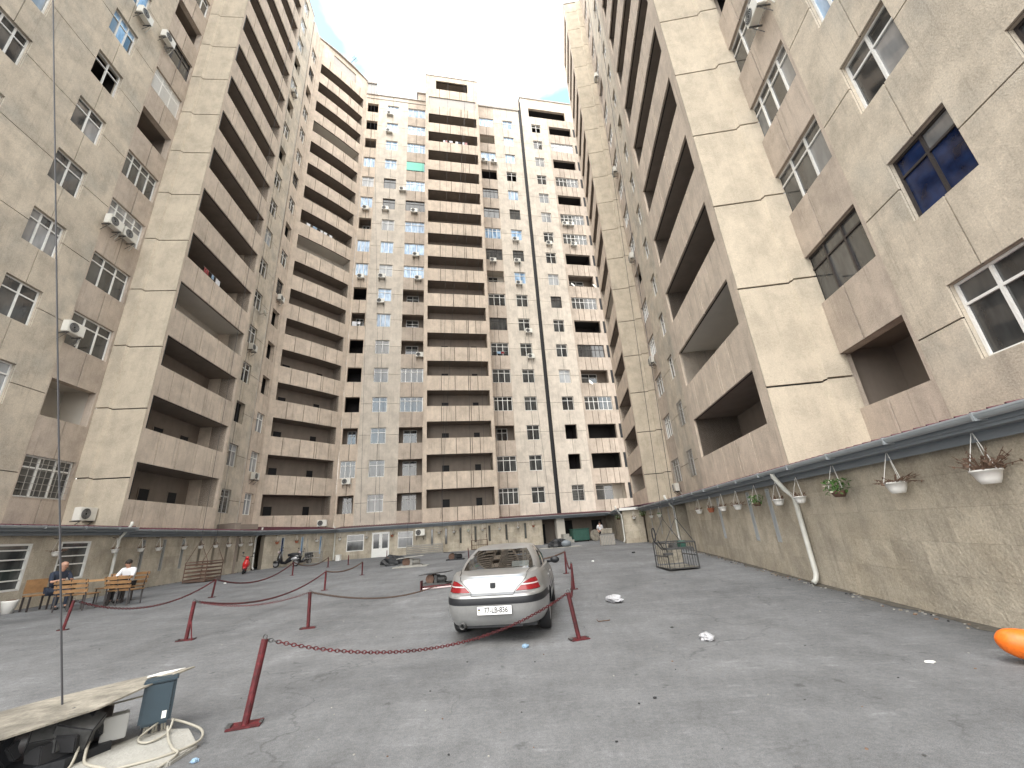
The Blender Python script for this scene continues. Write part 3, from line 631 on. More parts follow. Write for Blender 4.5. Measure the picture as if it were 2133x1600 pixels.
def laundry(F, s0, s1, n, d, where, seed):
    rr = random.Random(seed); t = thing('laundry_line', 'washing hung out '+where, 'laundry', F.w(s0, d, ZT+n*H-BH+.55), F.th, 'washing lines on the balconies')
    link('line', MB().tube([(0, 0, 0), (s1-s0, 0, 0)], .006, 'potw', 4).mesh('line'), parent=t); x = .1
    while x < s1-s0-.3:
        w = rr.uniform(.2, .5); h = rr.uniform(.25, .55); m = rr.choice(['whitecloth', 'navy', 'potw', 'lampred', 'bluebit', 'blackcloth', 'whitecloth']); mb = MB(); k = 6
        for i in range(k):
            a, b = i*w/k, (i+1)*w/k; da, db = .015*math.sin(i*1.7), .015*math.sin((i+1)*1.7); mb.quad([(a, da, -h), (b, db, -h-.02*(i % 2)), (b, db*.3, 0), (a, da*.3, 0)], m)
        link('garment', mb.mesh('garment'), (x, 0, 0), parent=t); x += w+rr.uniform(.03, .4)
laundry(FT, 2.2, 5.6, 14, .15, 'on the fifteenth balcony of the central tower', 1)
laundry(FC, .2, 1.5, 6, -.05, 'from the narrow balcony right of the curved corner', 2)
laundry(FC, 26.4, 29.2, 3, .2, 'on the far right bay, fourth level up', 4)
laundry(FB, 1.2, 4.2, 9, .2, 'high on the curved corner balconies', 5)
laundry(FLs, 1.8, 3.6, 4, .2, 'on the left balcony stack, fifth level up', 6)
laundry(FC, 15.8, 17.5, 5, -.06, 'right of the central tower, sixth level up', 7)
# ------------------------------------------------------------------ ground floor walls with stone slabs
SLAB = {}
def slab_mesh():
    if 's' not in SLAB:
        SLAB['s'] = MB().box(0, 1, 0, .03, 0, 1, 'stone').mesh('stone_slab')
    return SLAB['s']
def stonewall(label, p, th, L_, zt, holes, row=.5, wmin=.55, wmax=1.05, thick=.35, zb=-.1):
    F = Fr(p, th); t = thing('ground_floor_wall', label, 'wall', F.w(0, 0, 0), 0)
    mb = MB(); xs = sorted({0, L_}|{max(0, min(L_, c)) for h in holes for c in h[:2]}); zs = sorted({zb, zt}|{c for h in holes for c in h[2:4]})
    for a, b in zip(xs, xs[1:]):
        for c, d in zip(zs, zs[1:]):
            if any(h[0] < (a+b)/2 < h[1] and h[2] < (c+d)/2 < h[3] for h in holes): continue
            mb.box(a, b, .03, thick, c, d, 'stone_gap')
    put('wall', mb.mesh('wall'), t, F, 0, 0, 0)
    z = zb; r = 0; rr = random.Random(int(L_*100))
    rows = [zb, .62, 1.08, 1.56, 2.02, zt]
    for z0, z1 in zip(rows, rows[1:]):
        if z1-z0 < .05: continue
        x = 0
        while x < L_-.01:
            w = min(rr.uniform(wmin, wmax), L_-x)
            if L_-x-w < .25: w = L_-x
            pcs = [(x, x+w)]
            for h in holes:
                if h[2] < z1-.02 and h[3] > z0+.02:
                    new = []
                    for a, b in pcs:
                        if h[1] <= a or h[0] >= b: new.append((a, b)); continue
                        if h[0] > a+.03: new.append((a, h[0]))
                        if h[1] < b-.03: new.append((h[1], b))
                    pcs = new
            for a, b in pcs:
                zz = [(z0, z1)]
                put('stone_slab', slab_mesh(), t, F, a+.0015, rr.uniform(0, .0025), z0+.0015, sc=(b-a-.003, 1, z1-z0-.003))
            # bits above and below holes inside this row
            for h in holes:
                if h[2] < z1-.02 and h[3] > z0+.02:
                    a, b = max(x, h[0]), min(x+w, h[1])
                    if b-a > .03:
                        if h[2] > z0+.04: put('stone_slab', slab_mesh(), t, F, a+.003, 0, z0+.003, sc=(b-a-.006, 1, h[2]-z0-.006))
                        if h[3] < z1-.04: put('stone_slab', slab_mesh(), t, F, a+.003, 0, h[3]+.003, sc=(b-a-.006, 1, z1-h[3]-.006))
            x += w
    return t, F
def slot(t, F, s, w=.2, z0=.92, z1=2.3, g='g_slot', fm='metal'):
    mb = MB(); mb.box(0, .04, -.015, .1, 0, z1-z0, fm); mb.box(w-.04, w, -.015, .1, 0, z1-z0, fm); mb.box(.04, w-.04, -.01, .1, 0, .04, fm); mb.box(.04, w-.04, -.01, .1, z1-z0-.04, z1-z0, fm)
    o = put('slot_window', mb.mesh('slot_window'), t, F, s-w/2, 0, z0); link('pane', panemesh(w, z1-z0, g), (0, .05, 0), 0, o)
def bigwin(t, F, s0, s1, z0, z1, ms=(), tz=(), g='g_dark', fm='white'):
    w, h = s1-s0, z1-z0; mb = MB(); k = .06
    mb.box(0, w, -.02, .08, 0, k, fm); mb.box(0, w, -.02, .08, h-k, h, fm); mb.box(0, k, -.02, .08, k, h-k, fm); mb.box(w-k, w, -.02, .08, k, h-k, fm)
    for x in ms: mb.box(x*w-.03, x*w+.03, -.01, .07, k, h-k, fm)
    for z in tz: mb.box(k, w-k, -.008, .068, z*h-.02, z*h+.02, fm)
    o = put('window', mb.mesh('window'), t, F, s0, .02, z0); link('pane', panemesh(w, h, g), (0, .05, 0), 0, o)
def holes_for(sl, w=.2, z0=.92, z1=2.3): return [(s-w/2, s+w/2, z0, z1) for s in sl]
def eave(t, F, s0, s1, zt, back=3.0, zback=3.15, over=.38, fas=.18, grey=False):
    """canopy: maroon sheet roof, soffit, fascia and half round gutter"""
    mb = MB(); n = max(2, int((s1-s0)/.22)); w = (s1-s0)/n
    for i in range(n):
        a = s0+i*w
        mb.quad([(a, -over, zt+.16), (a+w*.7, -over, zt+.16), (a+w*.7, back, zback), (a, back, zback)], 'maroon')
        mb.quad([(a+w*.7, -over, zt+.16), (a+w*.8, -over, zt+.2), (a+w*.8, back, zback+.04), (a+w*.7, back, zback)], 'maroon')
        mb.quad([(a+w*.8, -over, zt+.2), (a+w, -over, zt+.16), (a+w, back, zback), (a+w*.8, back, zback+.04)], 'maroon')
    put('roof', mb.mesh('roof'), t, F, 0, 0, 0)
    mb = MB(); mb.box(s0, s1, -over+.02, .4, zt-.02, zt+.02, 'fascia'); mb.box(s0, s1, -over+.0, -over+.03, zt+.021, zt+.15, 'fascia')
    mb.box(s0, s1, -over*.45, -over*.45+.03, zt-.14, zt-.021, 'fascia'); put('fascia', mb.mesh('fascia'), t, F, 0, 0, 0)
    mb = MB(); k = 8; prof = [(-over-.01-.065+.065*math.cos(PI+PI*i/k), zt+.13+.065*math.sin(PI+PI*i/k)) for i in range(k+1)]
    for (d0, z0), (d1, z1) in zip(prof, prof[1:]): mb.quad([(s0, d0, z0), (s1, d0, z0), (s1, d1, z1), (s0, d1, z1)], 'gutter')
    mb.box(s0, s1, -over-.145, -over-.13, zt+.125, zt+.15, 'gutter')
    put('gutter', mb.mesh('gutter', smooth=False), t, F, 0, 0, 0)
    cl = MB().box(0, .03, -over-.15, -over+.01, zt+.055, zt+.16, 'gutter').mesh('gutter_clip'); s = s0+.4
    while s < s1: put('gutter_clip', cl, t, F, s, 0, 0); s += 1.5
def downpipe(t, F, s, zt, r=.055, m='pipe', over=.38):
    mb = MB(); gz = -.05; mb.tube([(0, -over-.06, zt+.1), (0, -over-.05, zt-.05), (-.02, -.25, zt-.35), (0, -.09, zt-.55), (0, -.09, gz+.3), (0, -.13, gz+.18), (0, -.2, gz+.12)], r, m, 8); put('downpipe', mb.mesh('downpipe', smooth=True), t, F, s, 0, max(0, zg(*F.w(s, -.2, 0).to_2d())))
# right near wall: s runs towards the camera
RN0 = (7.63, 19.9)
pr = Vector((-.105, -.9945)); RTH = -96.0
sR = [8.5-4.25, 8.5-1.64, 8.5-.33]       # from far corner
sl = [s for s in (4.3, 6.95, 8.25)]
WR, FWR = stonewall('long stained limestone wall with slot windows along the right side of the yard', RN0, RTH, 24.0, 2.46, holes_for(sl))
for s in sl: slot(WR, FWR, s)
eave(WR, FWR, -.3, 24.3, 2.48, back=2.9, zback=3.0)
downpipe(WR, FWR, 9.72, 2.46)
# wall between the two right stacks
WM, FWM = stonewall('shaded stone wall with two slot windows between the right downpipes', (8.75, 30.7), -95.2, 8.3, 2.5, holes_for([2.2, 4.6, 6.9]))
for s in (2.2, 4.6, 6.9): slot(WM, FWM, s, g='g_dark', fm='gframe')
eave(WM, FWM, -.2, 11.2, 2.5, back=2.7, zback=3.05); downpipe(WM, FWM, 8.5, 2.5, m='pipe')
mb = MB(); mb.box(8.3, 11.2, 1.6, 1.8, -.1, 2.5, 'inner'); mb.box(8.3, 8.5, 0, 1.8, -.1, 2.5, 'stone'); put('doorway_recess', mb.mesh('doorway_recess'), WM, FWM, 0, 0, 0)
mb = MB(); mb.box(9.2, 10.3, 1.55, 1.6, .3, 2.3, 'dark'); put('door', mb.mesh('door'), WM, FWM, 0, 0, 0)
# far block, its pale face turned to the camera
WF, FWF = stonewall('pale stone end wall facing the camera beside the far garage', (7.4, 31.55), -6.0, 1.45, 2.55, [])
mb = MB(); mb.box(-.2, 1.5, -.25, 3, 2.55, 2.72, 'white'); put('fascia', mb.mesh('fascia'), WF, FWF, 0, 0, 0)
WG, FWG = stonewall('striped stone wall behind the wooden planter at the far right corner', (9.0, 42.2), -98.4, 10.75, 2.5, [])
eave(WG, FWG, -.2, 10.6, 2.52, back=2.4, zback=2.95); downpipe(WG, FWG, 10.5, 2.5)
# left walls: s runs away from the camera
lsl = [1.24, 2.57, 3.95, 5.35, 6.62, 7.95, 9.3]
WL, FWL = stonewall('limestone wall with slot windows under the left balcony stack', (-17.3, 18.0), 95.5, 11.8, 2.62, holes_for([s+.64 for s in lsl], z0=.95, z1=2.38))
for s in lsl: slot(WL, FWL, s+.64, z0=.95, z1=2.38, g='g_dark', fm='gframe' if s < 5 else 'stone_gap')
eave(WL, FWL, -.3, 12.1, 2.64, back=.3, zback=2.9); downpipe(WL, FWL, 11.75, 2.62)
WA, FWA = stonewall('shop wall with large windows behind the wooden table at the left edge', (-15.1, 0.5), 95.5, 17.4, 2.66, [(10.5, 13.95, .88, 2.3), (15.05-.1, 16.15-.0, 1.05, 2.34), (4, 7, .88, 2.3)])
bigwin(WA, FWA, 10.5, 13.95, .88, 2.3, ms=(.5,), tz=(.22, .44, .66, .86)); bigwin(WA, FWA, 14.95, 16.15, 1.05, 2.34, tz=(.4, .62, .84)); bigwin(WA, FWA, 4, 7, .88, 2.3, ms=(.5,))
eave(WA, FWA, -.3, 17.6, 2.68, back=3.3, zback=3.15, over=.42); downpipe(WA, FWA, 17.3, 2.66)
mb = MB(); mb.box(17.25, 17.4, .05, .6, -.1, 2.66, 'stone'); put('wall', mb.mesh('wall'), WA, FWA, 0, 0, 0)
# wall under the curved corner
s2 = [1.55, 3.4, 5.35]
WB, FWB = stonewall('low stone wall with slot windows behind the parked scooters', (-18.0, 30.2), 72.9, 7.0, 2.62, holes_for(s2))
for s, g in zip(s2, ('g_navy', 'g_blue', 'g_blue')): slot(WB, FWB, s, .28, g=g, fm='metal')
eave(WB, FWB, -1.3, 7.25, 2.64, back=4.6, zback=3.3)
mb = MB(); mb.box(-2.6, .1, .9, 1.0, -.1, 3.3, 'inner'); mb.box(-2.9, -2.5, -.6, 1.0, -.1, 3.3, 'inner'); mb.box(-.9, -.35, .86, .9, .3, 2.2, 'dark'); put('doorway_recess', mb.mesh('doorway_recess'), WB, FWB, 0, 0, 0)
# wall across the back
cs = [8.09, 9.32, 10.61, 11.96, 13.24, 14.81, 16.6]
WC, FWC = stonewall('stone wall across the back with white double door and slot windows', (-15.93, 36.9), 12.0, 18.1, 2.62, [(.93, 2.34, .91, 2.24), (3.0, 4.45, .0, 2.3), (5.15, 6.45, .9, 2.24)]+holes_for(cs, .24))
for s in cs: slot(WC, FWC, s, .24, g='g_dark' if s < 16 else 'g_slot', fm='stone_gap')
bigwin(WC, FWC, .93, 2.34, .91, 2.24, ms=(), tz=(.62,), g='g_dark'); bigwin(WC, FWC, 5.15, 6.45, .9, 2.24, tz=(.62,), g='g_curt')
mb = MB()
for a, b in ((3.0, 3.72), (3.73, 4.45)):
    mb.box(a, b, -.02, .06, .2, 1.0, 'white'); mb.box(a, a+.12, -.02, .06, 1.0, 2.3, 'white'); mb.box(b-.12, b, -.02, .06, 1.0, 2.3, 'white'); mb.box(a+.12, b-.12, -.02, .06, 2.16, 2.3, 'white')
do = put('door', mb.mesh('door'), WC, FWC, 0, 0, 0, label='white double door with tall glass panes')
mb = MB(); mb.quad([(3.1, .04, 1), (4.4, .04, 1), (4.4, .04, 2.2), (3.1, .04, 2.2)], 'g_dark'); link('pane', mb.mesh('pane'), (0, 0, 0), 0, do)
link('handle', MB().box(3.66, 3.69, -.06, -.02, 1.05, 1.25, 'steel').mesh('handle'), (0, 0, 0), 0, do)
eave(WC, FWC, -.25, 25.6, 2.64, back=3.8, zback=3.1)
downpipe(WC, FWC, -.02, 2.62, m='pipe')
ac(FWC, 7.05, 0, 'on the stone wall right of the white double door', z=1.8)
# open garage bay at the right of the back wall
mb = MB(); mb.box(18.1, 25.9, 2.72, 2.8, -.1, 3.0, 'inner'); mb.box(18.1, 18.25, 0, 2.7, -.1, 2.62, 'stone'); mb.box(19.75, 20.55, .3, 1.0, -.1, 2.62, 'inner_white')
mb.box(25.75, 25.9, .3, 2.7, -.1, 2.62, 'stone'); mb.box(18.1, 25.9, .1, 2.7, 2.63, 2.7, 'room'); mb.box(21.2, 22.1, 2.66, 2.72, .3, 2.3, 'dark'); mb.box(24.2, 25.3, 2.66, 2.72, 1.1, 2.2, 'dark'); mb.box(18.4, 19.2, 2.66, 2.72, .3, 2.1, 'dark')
put('garage_bay', mb.mesh('garage_bay'), WC, FWC, 0, 0, 0)
pl = MB()
for i in range(7): pl.box(i*.32, i*.32+.29, 0, .04, .3, 2.3, 'brown')

# ------------------------------------------------------------------ hanging planters
def planter_parts(r, kind, seed):
    rr = random.Random(seed); big = kind in ('dry_big', 'dry_spread')
    pm = 'terra' if kind == 'terra' else 'potw'
    if kind != 'green': link('pot', MB().lathe([(0, 0), (.075, 0), (.10, .05), (.125, .13), (.135, .13), (.135, .15), (.12, .15), (.11, .12), (0, .11)], pm, 14).mesh('pot', smooth=True), parent=r)
    else: link('pot', MB().lathe([(0, 0), (.07, 0), (.10, .05), (.11, .1), (0, .1)], 'rust', 12).mesh('pot', smooth=True), parent=r)
    mb = MB()
    for a in (0, 2.1, 4.2): mb.tube([(.125*math.cos(a), .125*math.sin(a), .14), (0, .03, .58)], .005, 'potw', 4)
    mb.tube([(0, .03, .57), (0, .2, .60)], .012, 'steel', 4)
    link('strings', mb.mesh('strings'), parent=r)
    mb = MB(); cnt = {'green': 200, 'dry_big': 70, 'dry_spread': 30, 'dry': 26, 'terra': 30, 'bushy': 110}[kind]
    for i in range(cnt):
        a = rr.uniform(0, 2*PI); g = kind in ('green', 'bushy')
        if g:
            rad = rr.uniform(.03, .24 if kind == 'green' else .17); z = rr.uniform(.0, .26) if kind == 'green' else rr.uniform(-.02, .2); c = Vector((rad*math.cos(a), rad*math.sin(a)*.8, z+.04)); s = rr.uniform(.02, .04)
            t1 = Vector((rr.uniform(-1, 1), rr.uniform(-1, 1), rr.uniform(-1, 1))).normalized()*s; t2 = Vector((rr.uniform(-1, 1), rr.uniform(-1, 1), rr.uniform(-1, 1))).normalized()*s*.6
            mb.quad([c-t1, c+t2, c+t1, c-t2], 'flower' if rr.random() < .06 else 'leaf')
        else:
            el = rr.uniform(.2, 1.2) if kind != 'dry_spread' else rr.uniform(.0, .5); ln = rr.uniform(.08, .24)*(1.3 if big else .8)
            p0 = Vector((.06*math.cos(a), .06*math.sin(a), .12)); p1 = p0+Vector((math.cos(a)*math.cos(el), math.sin(a)*math.cos(el)*.6, math.sin(el)))*ln
            mb.tube([p0, (p0+p1)/2+Vector((0, 0, .02)), p1], [.006, .005, .003], 'dry', 4)
            s = .022
            for q in range(2): c = p0.lerp(p1, rr.uniform(.6, 1)); t1 = Vector((rr.uniform(-1, 1), rr.uniform(-1, 1), rr.uniform(-1, 1))).normalized()*s; t2 = Vector((rr.uniform(-1, 1), rr.uniform(-1, 1), rr.uniform(-1, 1))).normalized()*s*.7; mb.quad([c-t1, c+t2, c+t1, c-t2], 'dry')
    link('plant', mb.mesh('plant'), parent=r)['kind'] = 'stuff'
PLN = {}
KLAB = {'dry_big': 'large white planter with dry stems', 'dry_spread': 'white planter with spreading dry stalks', 'green': 'hanging basket of green leaves', 'dry': 'small white planter with withered stems', 'terra': 'reddish terracotta hanging pot', 'bushy': 'white planter with trailing green leaves'}
def planter(F, s, kind, where, z=1.86, d=-.22, sc=1):
    p = F.w(s, d, z); lab = KLAB[kind]+' '+where
    if kind not in PLN:
        r = thing('hanging_planter', lab, 'planter', p, F.th, 'hanging planters on the stone walls'); planter_parts(r, kind, len(PLN)+3); PLN[kind] = r
    else: r = copy_tree(PLN[kind], p, F.th, lab)
    r.scale = (sc, sc, sc)
# right wall positions measured from the far corner (8.5 - s)
for i, (s, k) in enumerate([(14.3, 'dry_big'), (12.68, 'dry_spread'), (11.1, 'green'), (9.58, 'dry'), (8.5, 'dry'), (7.18, 'green'), (5.7, 'dry_spread'), (4.3, 'dry'), (3.0, 'terra'), (1.45, 'dry')]):
    s += .062*(19.9-s)
    planter(FWR, s, k, ORD[i]+' from near end of right wall', z=1.82 if k != 'green' else 1.86, sc=1.15 if i < 3 else 1)
planter(FWM, 5.6, 'bushy', 'nearer one on the shaded wall between the downpipes'); planter(FWM, 3.3, 'dry', 'middle one on the shaded wall between the downpipes'); planter(FWM, .6, 'green', 'at the far corner of the shaded wall', z=2.0, sc=1.3)
planter(FWF, .75, 'dry', 'alone on the pale end wall', z=1.9)
planter(FWG, 9.0, 'green', 'above the striped wall at the far right corner', z=1.95, sc=1.3)
for i, (s, k) in enumerate([(1.47, 'dry'), (2.57, 'dry'), (4.37, 'dry'), (5.7, 'dry'), (7.07, 'dry'), (8.37, 'dry'), (9.7, 'dry'), (10.9, 'dry')]):
    planter(FWL, s, k, ORD[i]+' from near end under left balconies')
planter(FWA, 14.6, 'dry_spread', 'between the two large shop windows on the left'); planter(FWA, 17.05, 'dry', 'at the right end of the shop wall')
for i, (s, k) in enumerate([(.86, 'terra'), (2.63, 'terra'), (4.68, 'dry')]): planter(FWB, s, k, ORD[i]+' from the left behind the scooters')
for i, (s, k) in enumerate([(.41, 'dry'), (2.56, 'dry'), (4.68, 'terra'), (8.68, 'dry_spread'), (10.0, 'dry'), (11.29, 'bushy'), (12.6, 'dry_spread'), (14.15, 'dry'), (15.87, 'dry'), (17.34, 'terra')]):
    planter(FWC, s, k, ORD[i]+' from the left on the back wall')
# ------------------------------------------------------------------ the car
def resample(n, aspect, N):
    P = []
    for i in range(4000):
        t = 2*PI*i/4000; c, s = math.cos(t), math.sin(t)
        P.append((math.copysign(abs(c)**(2/n), c), math.copysign(abs(s)**(2/n), s)))
    Ls = [0]
    for i in range(4000): a, b = P[i], P[(i+1) % 4000]; Ls.append(Ls[-1]+math.hypot(a[0]-b[0], (a[1]-b[1])*aspect))
    out = []; j = 0
    for k in range(N):
        t = Ls[-1]*k/N
        while Ls[j+1] < t: j += 1
        out.append(P[j])
    return out
def lerpk(keys, v):
    for (a, x), (b, y) in zip(keys, keys[1:]):
        if v <= b: t = (v-a)/(b-a) if b > a else 0; t = t*t*(3-2*t)*.5+t*.5; return x+(y-x)*t
    return keys[-1][1]
def newobj_eval(me, mods):
    o = bpy.data.objects.new('tmp', me); COL.objects.link(o); mods(o)
    dg = bpy.context.evaluated_depsgraph_get(); r = bpy.data.meshes.new_from_object(o.evaluated_get(dg)); bpy.data.objects.remove(o); return r
def make_car():
    th = math.radians(-5.7); car = thing('parked_car', 'silver saloon car parked in the middle of the yard, seen from behind', 'car', (-.44, 8.37, .0), th)
    hw = lambda v: lerpk([(0, .80), (.12, .855), (.3, .885), (.5, .885), (.62, .875), (.8, .85), (.93, .81), (1, .77)], v)
    yr = lambda v: lerpk([(0, -.98), (.1, -1.05), (.3, -1.10), (.52, -1.115), (.62, -1.10), (.66, -1.03), (.8, -1.0), (.93, -.985), (1, -.93)], v)
    yf = lambda v: lerpk([(0, 3.30), (.2, 3.42), (.5, 3.46), (.7, 3.40), (1, 3.20)], v)
    def zt(y): return lerpk([(-1.2, .965), (-.9, .985), (-.5, 1.03), (0, .985), (.8, .96), (2.0, .95), (2.45, .93), (3.0, .80), (3.5, .66)], y)
    zb = .27; N = 160; pts = resample(6.0, 2.55, N)
    vs = [0, .03, .08, .15, .25, .33, .40, .435, .47, .5, .55, .578, .60, .625, .66, .70, .735, .77, .81, .85, .89, .93, .96, .985, 1]
    V = []; F_ = []; MI = []; mats = ['silver', 'lampred', 'lampwhite', 'blackplastic']
    def P(c, s, v):
        a, b = yr(v), yf(v); y = (a+b)/2+(b-a)/2*s; x = hw(v)*c*(1-.05*max(0, s)**2-.03*max(0, -s)**4); z = zb+(zt(y)-zb)*v
        return x, y, z
    for v in vs:
        for c, s in pts: V.append(P(c, s, v))
    for i in range(len(vs)-1):
        for q in range(N):
            w = (q+1) % N; F_.append((i*N+q, i*N+w, (i+1)*N+w, (i+1)*N+q)); x, y, z = V[i*N+q]; x2 = V[i*N+w][0]; xm = abs(x+x2)/2; ym = (y+V[i*N+w][1])/2
            vm = (vs[i]+vs[i+1])/2; k = 0; zc = (z+V[(i+1)*N+q][2])/2
            if ym < -.35:
                if .435 < vm < .578: k = 3
                inner = .36+(max(0, vm-.70))*.85
            elif .435 < vm < .52: k = 3
            MI.append(k)
    base = (len(vs)-1)*N; prev = base
    for sc_, up in ((.93, .012), (.75, .02), (.5, .027), (.25, .03), (.02, .03)):
        st = len(V)
        for c, s in pts:
            x, y, z = P(c, s, 1); yc = 1.1; x2 = x*sc_; y2 = yc+(y-yc)*(1-(1-sc_)*.999); V.append((x2, y2, zt(y2)+up))
        for q in range(N): w = (q+1) % N; F_.append((prev+q, prev+w, st+w, st+q)); MI.append(0)
        prev = st
    F_.append(tuple(range(N))[::-1]); MI.append(3)
    me = bpy.data.meshes.new('body'); me.from_pydata(V, [], F_)
    for m in mats: me.materials.append(M[m])
    me.polygons.foreach_set('material_index', MI); me.polygons.foreach_set('use_smooth', [True]*len(MI)); me.update()
    # wheel arches
    cut = MB()
    for y in (0, 2.70):
        mt = Matrix.Translation((0, y, .31)) @ Matrix.Rotation(PI/2, 4, 'Y'); n0 = len(cut.v)
        cut.lathe([(0, -1.2), (.375, -1.2), (.375, 1.2), (0, 1.2)], 'blackplastic', 28, mt)
    cme = cut.mesh('cut')
    bm = bmesh.new(); bm.from_mesh(cme); bmesh.ops.remove_doubles(bm, verts=bm.verts, dist=1e-4); bmesh.ops.recalc_face_normals(bm, faces=bm.faces); bm.to_mesh(cme); bm.free()
    bm = bmesh.new(); bm.from_mesh(me); bmesh.ops.remove_doubles(bm, verts=bm.verts, dist=1e-4); bmesh.ops.recalc_face_normals(bm, faces=bm.faces); bm.to_mesh(me); bm.free()
    co = bpy.data.objects.new('cutter', cme); COL.objects.link(co)
    def mods(o):
        b = o.modifiers.new('b', 'BOOLEAN'); b.operation = 'DIFFERENCE'; b.object = co; b.solver = 'EXACT'
    try: me2 = newobj_eval(me, mods)
    except Exception: me2 = me
    bpy.data.objects.remove(co)
    if len(me2.polygons) > 500: me = me2
    me.polygons.foreach_set('use_smooth', [True]*len(me.polygons))
    me.name = 'body'; body = link('body', me, parent=car)
    bo = body.modifiers.new('edge', 'EDGE_SPLIT'); bo.split_angle = math.radians(38)
    # greenhouse
    N2 = 144; gp_ = resample(7.0, 1.8, N2); gv = [0, .06, .12, .25, .4, .55, .7, .82, .9, .95, 1]
    def G(c, s, v, off=0):
        t = v; e = t*t*.25+t*.75
        hwv = .745+(.545-.745)*e+.035*math.sin(PI*t)+off; a = -.47+(.30+.47)*t-.03*math.sin(PI*t)-off; b = 2.42+(1.55-2.42)*t+.03*math.sin(PI*t)+off
        y = (a+b)/2+(b-a)/2*s; x = hwv*c*(1-.05*max(0, s)**3); zbse = zt(y)-.015 if v < .2 else None
        z0 = zt((-.47+2.42)/2+(2.42+.47)/2*s)-.02; z = z0+(1.372-z0)*t-.03*abs(s)**3*t*t
        return x, y, z
    V = []; Fs = []; Fg = []
    for v in gv:
        for c, s in gp_: V.append(G(c, s, v))
    gl = []
    for i in range(len(gv)-1):
        for q in range(N2):
            w = (q+1) % N2; f = (i*N2+q, i*N2+w, (i+1)*N2+w, (i+1)*N2+q); x, y, z = V[f[0]]; xm = abs(x+V[f[1]][0])/2; ym = (y+V[f[1]][1])/2; vm = (gv[i]+gv[i+1])/2
            hwv = .745-.2*vm; rear = gp_[q][1] < -.985 or (ym < -.47+.77*vm+.03); front = ym > 2.42-.87*vm-.05
            g = False
            if .06 < vm < .95:
                if rear and xm < hwv*.90: g = True
                elif front and xm < hwv*.90: g = True
                elif .12 < vm < .95 and not rear and not front and xm > hwv*.85:
                    if .02+.62*vm < ym < .98: g = 's'
                    if 1.06 < ym < 2.22-.80*vm: g = 's'
            (gl if g else Fs).append((f, 'g' if g is True else g))
    st = len(V); prev = (len(gv)-1)*N2
    for sc_, up in ((.9, .018), (.7, .032), (.4, .042), (.02, .045)):
        st = len(V)
        for c, s in gp_: x, y, z = G(c, s, 1); V.append((x*sc_, .925+(y-.925)*sc_, z+up+.03*abs(s)**3*(1-sc_)))
        for q in range(N2): w = (q+1) % N2; Fs.append(((prev+q, prev+w, st+w, st+q), None))
        prev = st
    def sub(fs, name, m, smooth=True):
        me = bpy.data.meshes.new(name); me.from_pydata(V, [], [f for f, _ in fs]); me.materials.append(M[m]); bm = bmesh.new(); bm.from_mesh(me); bmesh.ops.delete(bm, geom=[v for v in bm.verts if not v.link_faces], context='VERTS'); bm.to_mesh(me); bm.free()
        me.polygons.foreach_set('use_smooth', [True]*len(me.polygons)); me.update(); return me
    link('roof', sub(Fs, 'roof', 'silver'), parent=car)
    rg = [(f, k) for f, k in gl if k == 'g' and V[f[0]][1] < 1]; fg = [(f, k) for f, k in gl if k == 'g' and V[f[0]][1] >= 1]; sg = [(f, k) for f, k in gl if k == 's']
    rw = link('rear_window', sub(rg, 'rear_window', 'carglass'), parent=car); link('windscreen', sub(fg, 'windscreen', 'carglass'), parent=car)
    for sgn in (-1, 1): link('side_windows', sub([(f, k) for f, k in sg if V[f[0]][0]*sgn > 0], 'side_windows', 'carglass'), parent=car)
    # rear window seal
    mb = MB()
    ring = [(-.60, -.435, 1.045), (-.655, -.40, 1.08), (-.49, .22, 1.335), (-.44, .26, 1.352), (.44, .26, 1.352), (.49, .22, 1.335), (.655, -.40, 1.08), (.60, -.435, 1.045)]
    # interior
    mb = MB(); mb.box(-.62, .62, -.35, .1, 1.015, 1.03, 'blackplastic'); mb.box(-.60, .60, .1, .22, .95, 1.10, 'blackplastic')
    for x in (-.36, .36): mb.box(x-.13, x+.13, .12, .2, 1.10, 1.22, 'blackplastic')
    for x in (-.36, .36): mb.box(x-.2, x+.2, .95, 1.08, .95, 1.16, 'blackplastic'); mb.box(x-.12, x+.12, .98, 1.06, 1.18, 1.33, 'blackplastic')
    mb.box(-.52, .52, .35, 1.5, 1.335, 1.345, 'gframe'); link('interior', mb.mesh('interior'), parent=car)
    mb = MB(); mb.box(0, .31, 0, .004, 0, .13, 'platew'); pp = link('paper_sheet', mb.mesh('paper_sheet'), (.23, -.22, 1.045), parent=car, label='pale sheet of paper behind the rear window'); pp.rotation_euler = (-.85, 0, 0)
    # door and boot seams as fine dark grooves
    mb = MB()
    def on(c_or_x, v, side, y):  # point on body side
        return None
    def sidept(y, v, sgn=1):
        a, b = yr(v), yf(v); s = (y-(a+b)/2)/((b-a)/2); c = (1-abs(s)**6)**(1/6); x = hw(v)*c*(1-.05*max(0, s)**2-.03*max(0, -s)**4); return Vector((sgn*(x+.001), y, zb+(zt(y)-zb)*v))
    def rearpt(x, v, off=.002):
        a, b = yr(v), yf(v); c = min(.999, abs(x)/hw(v)); s = -(1-c**6)**(1/6); y = (a+b)/2+(b-a)/2*s; return Vector((x, y-off, zb+(zt(y)-zb)*v))
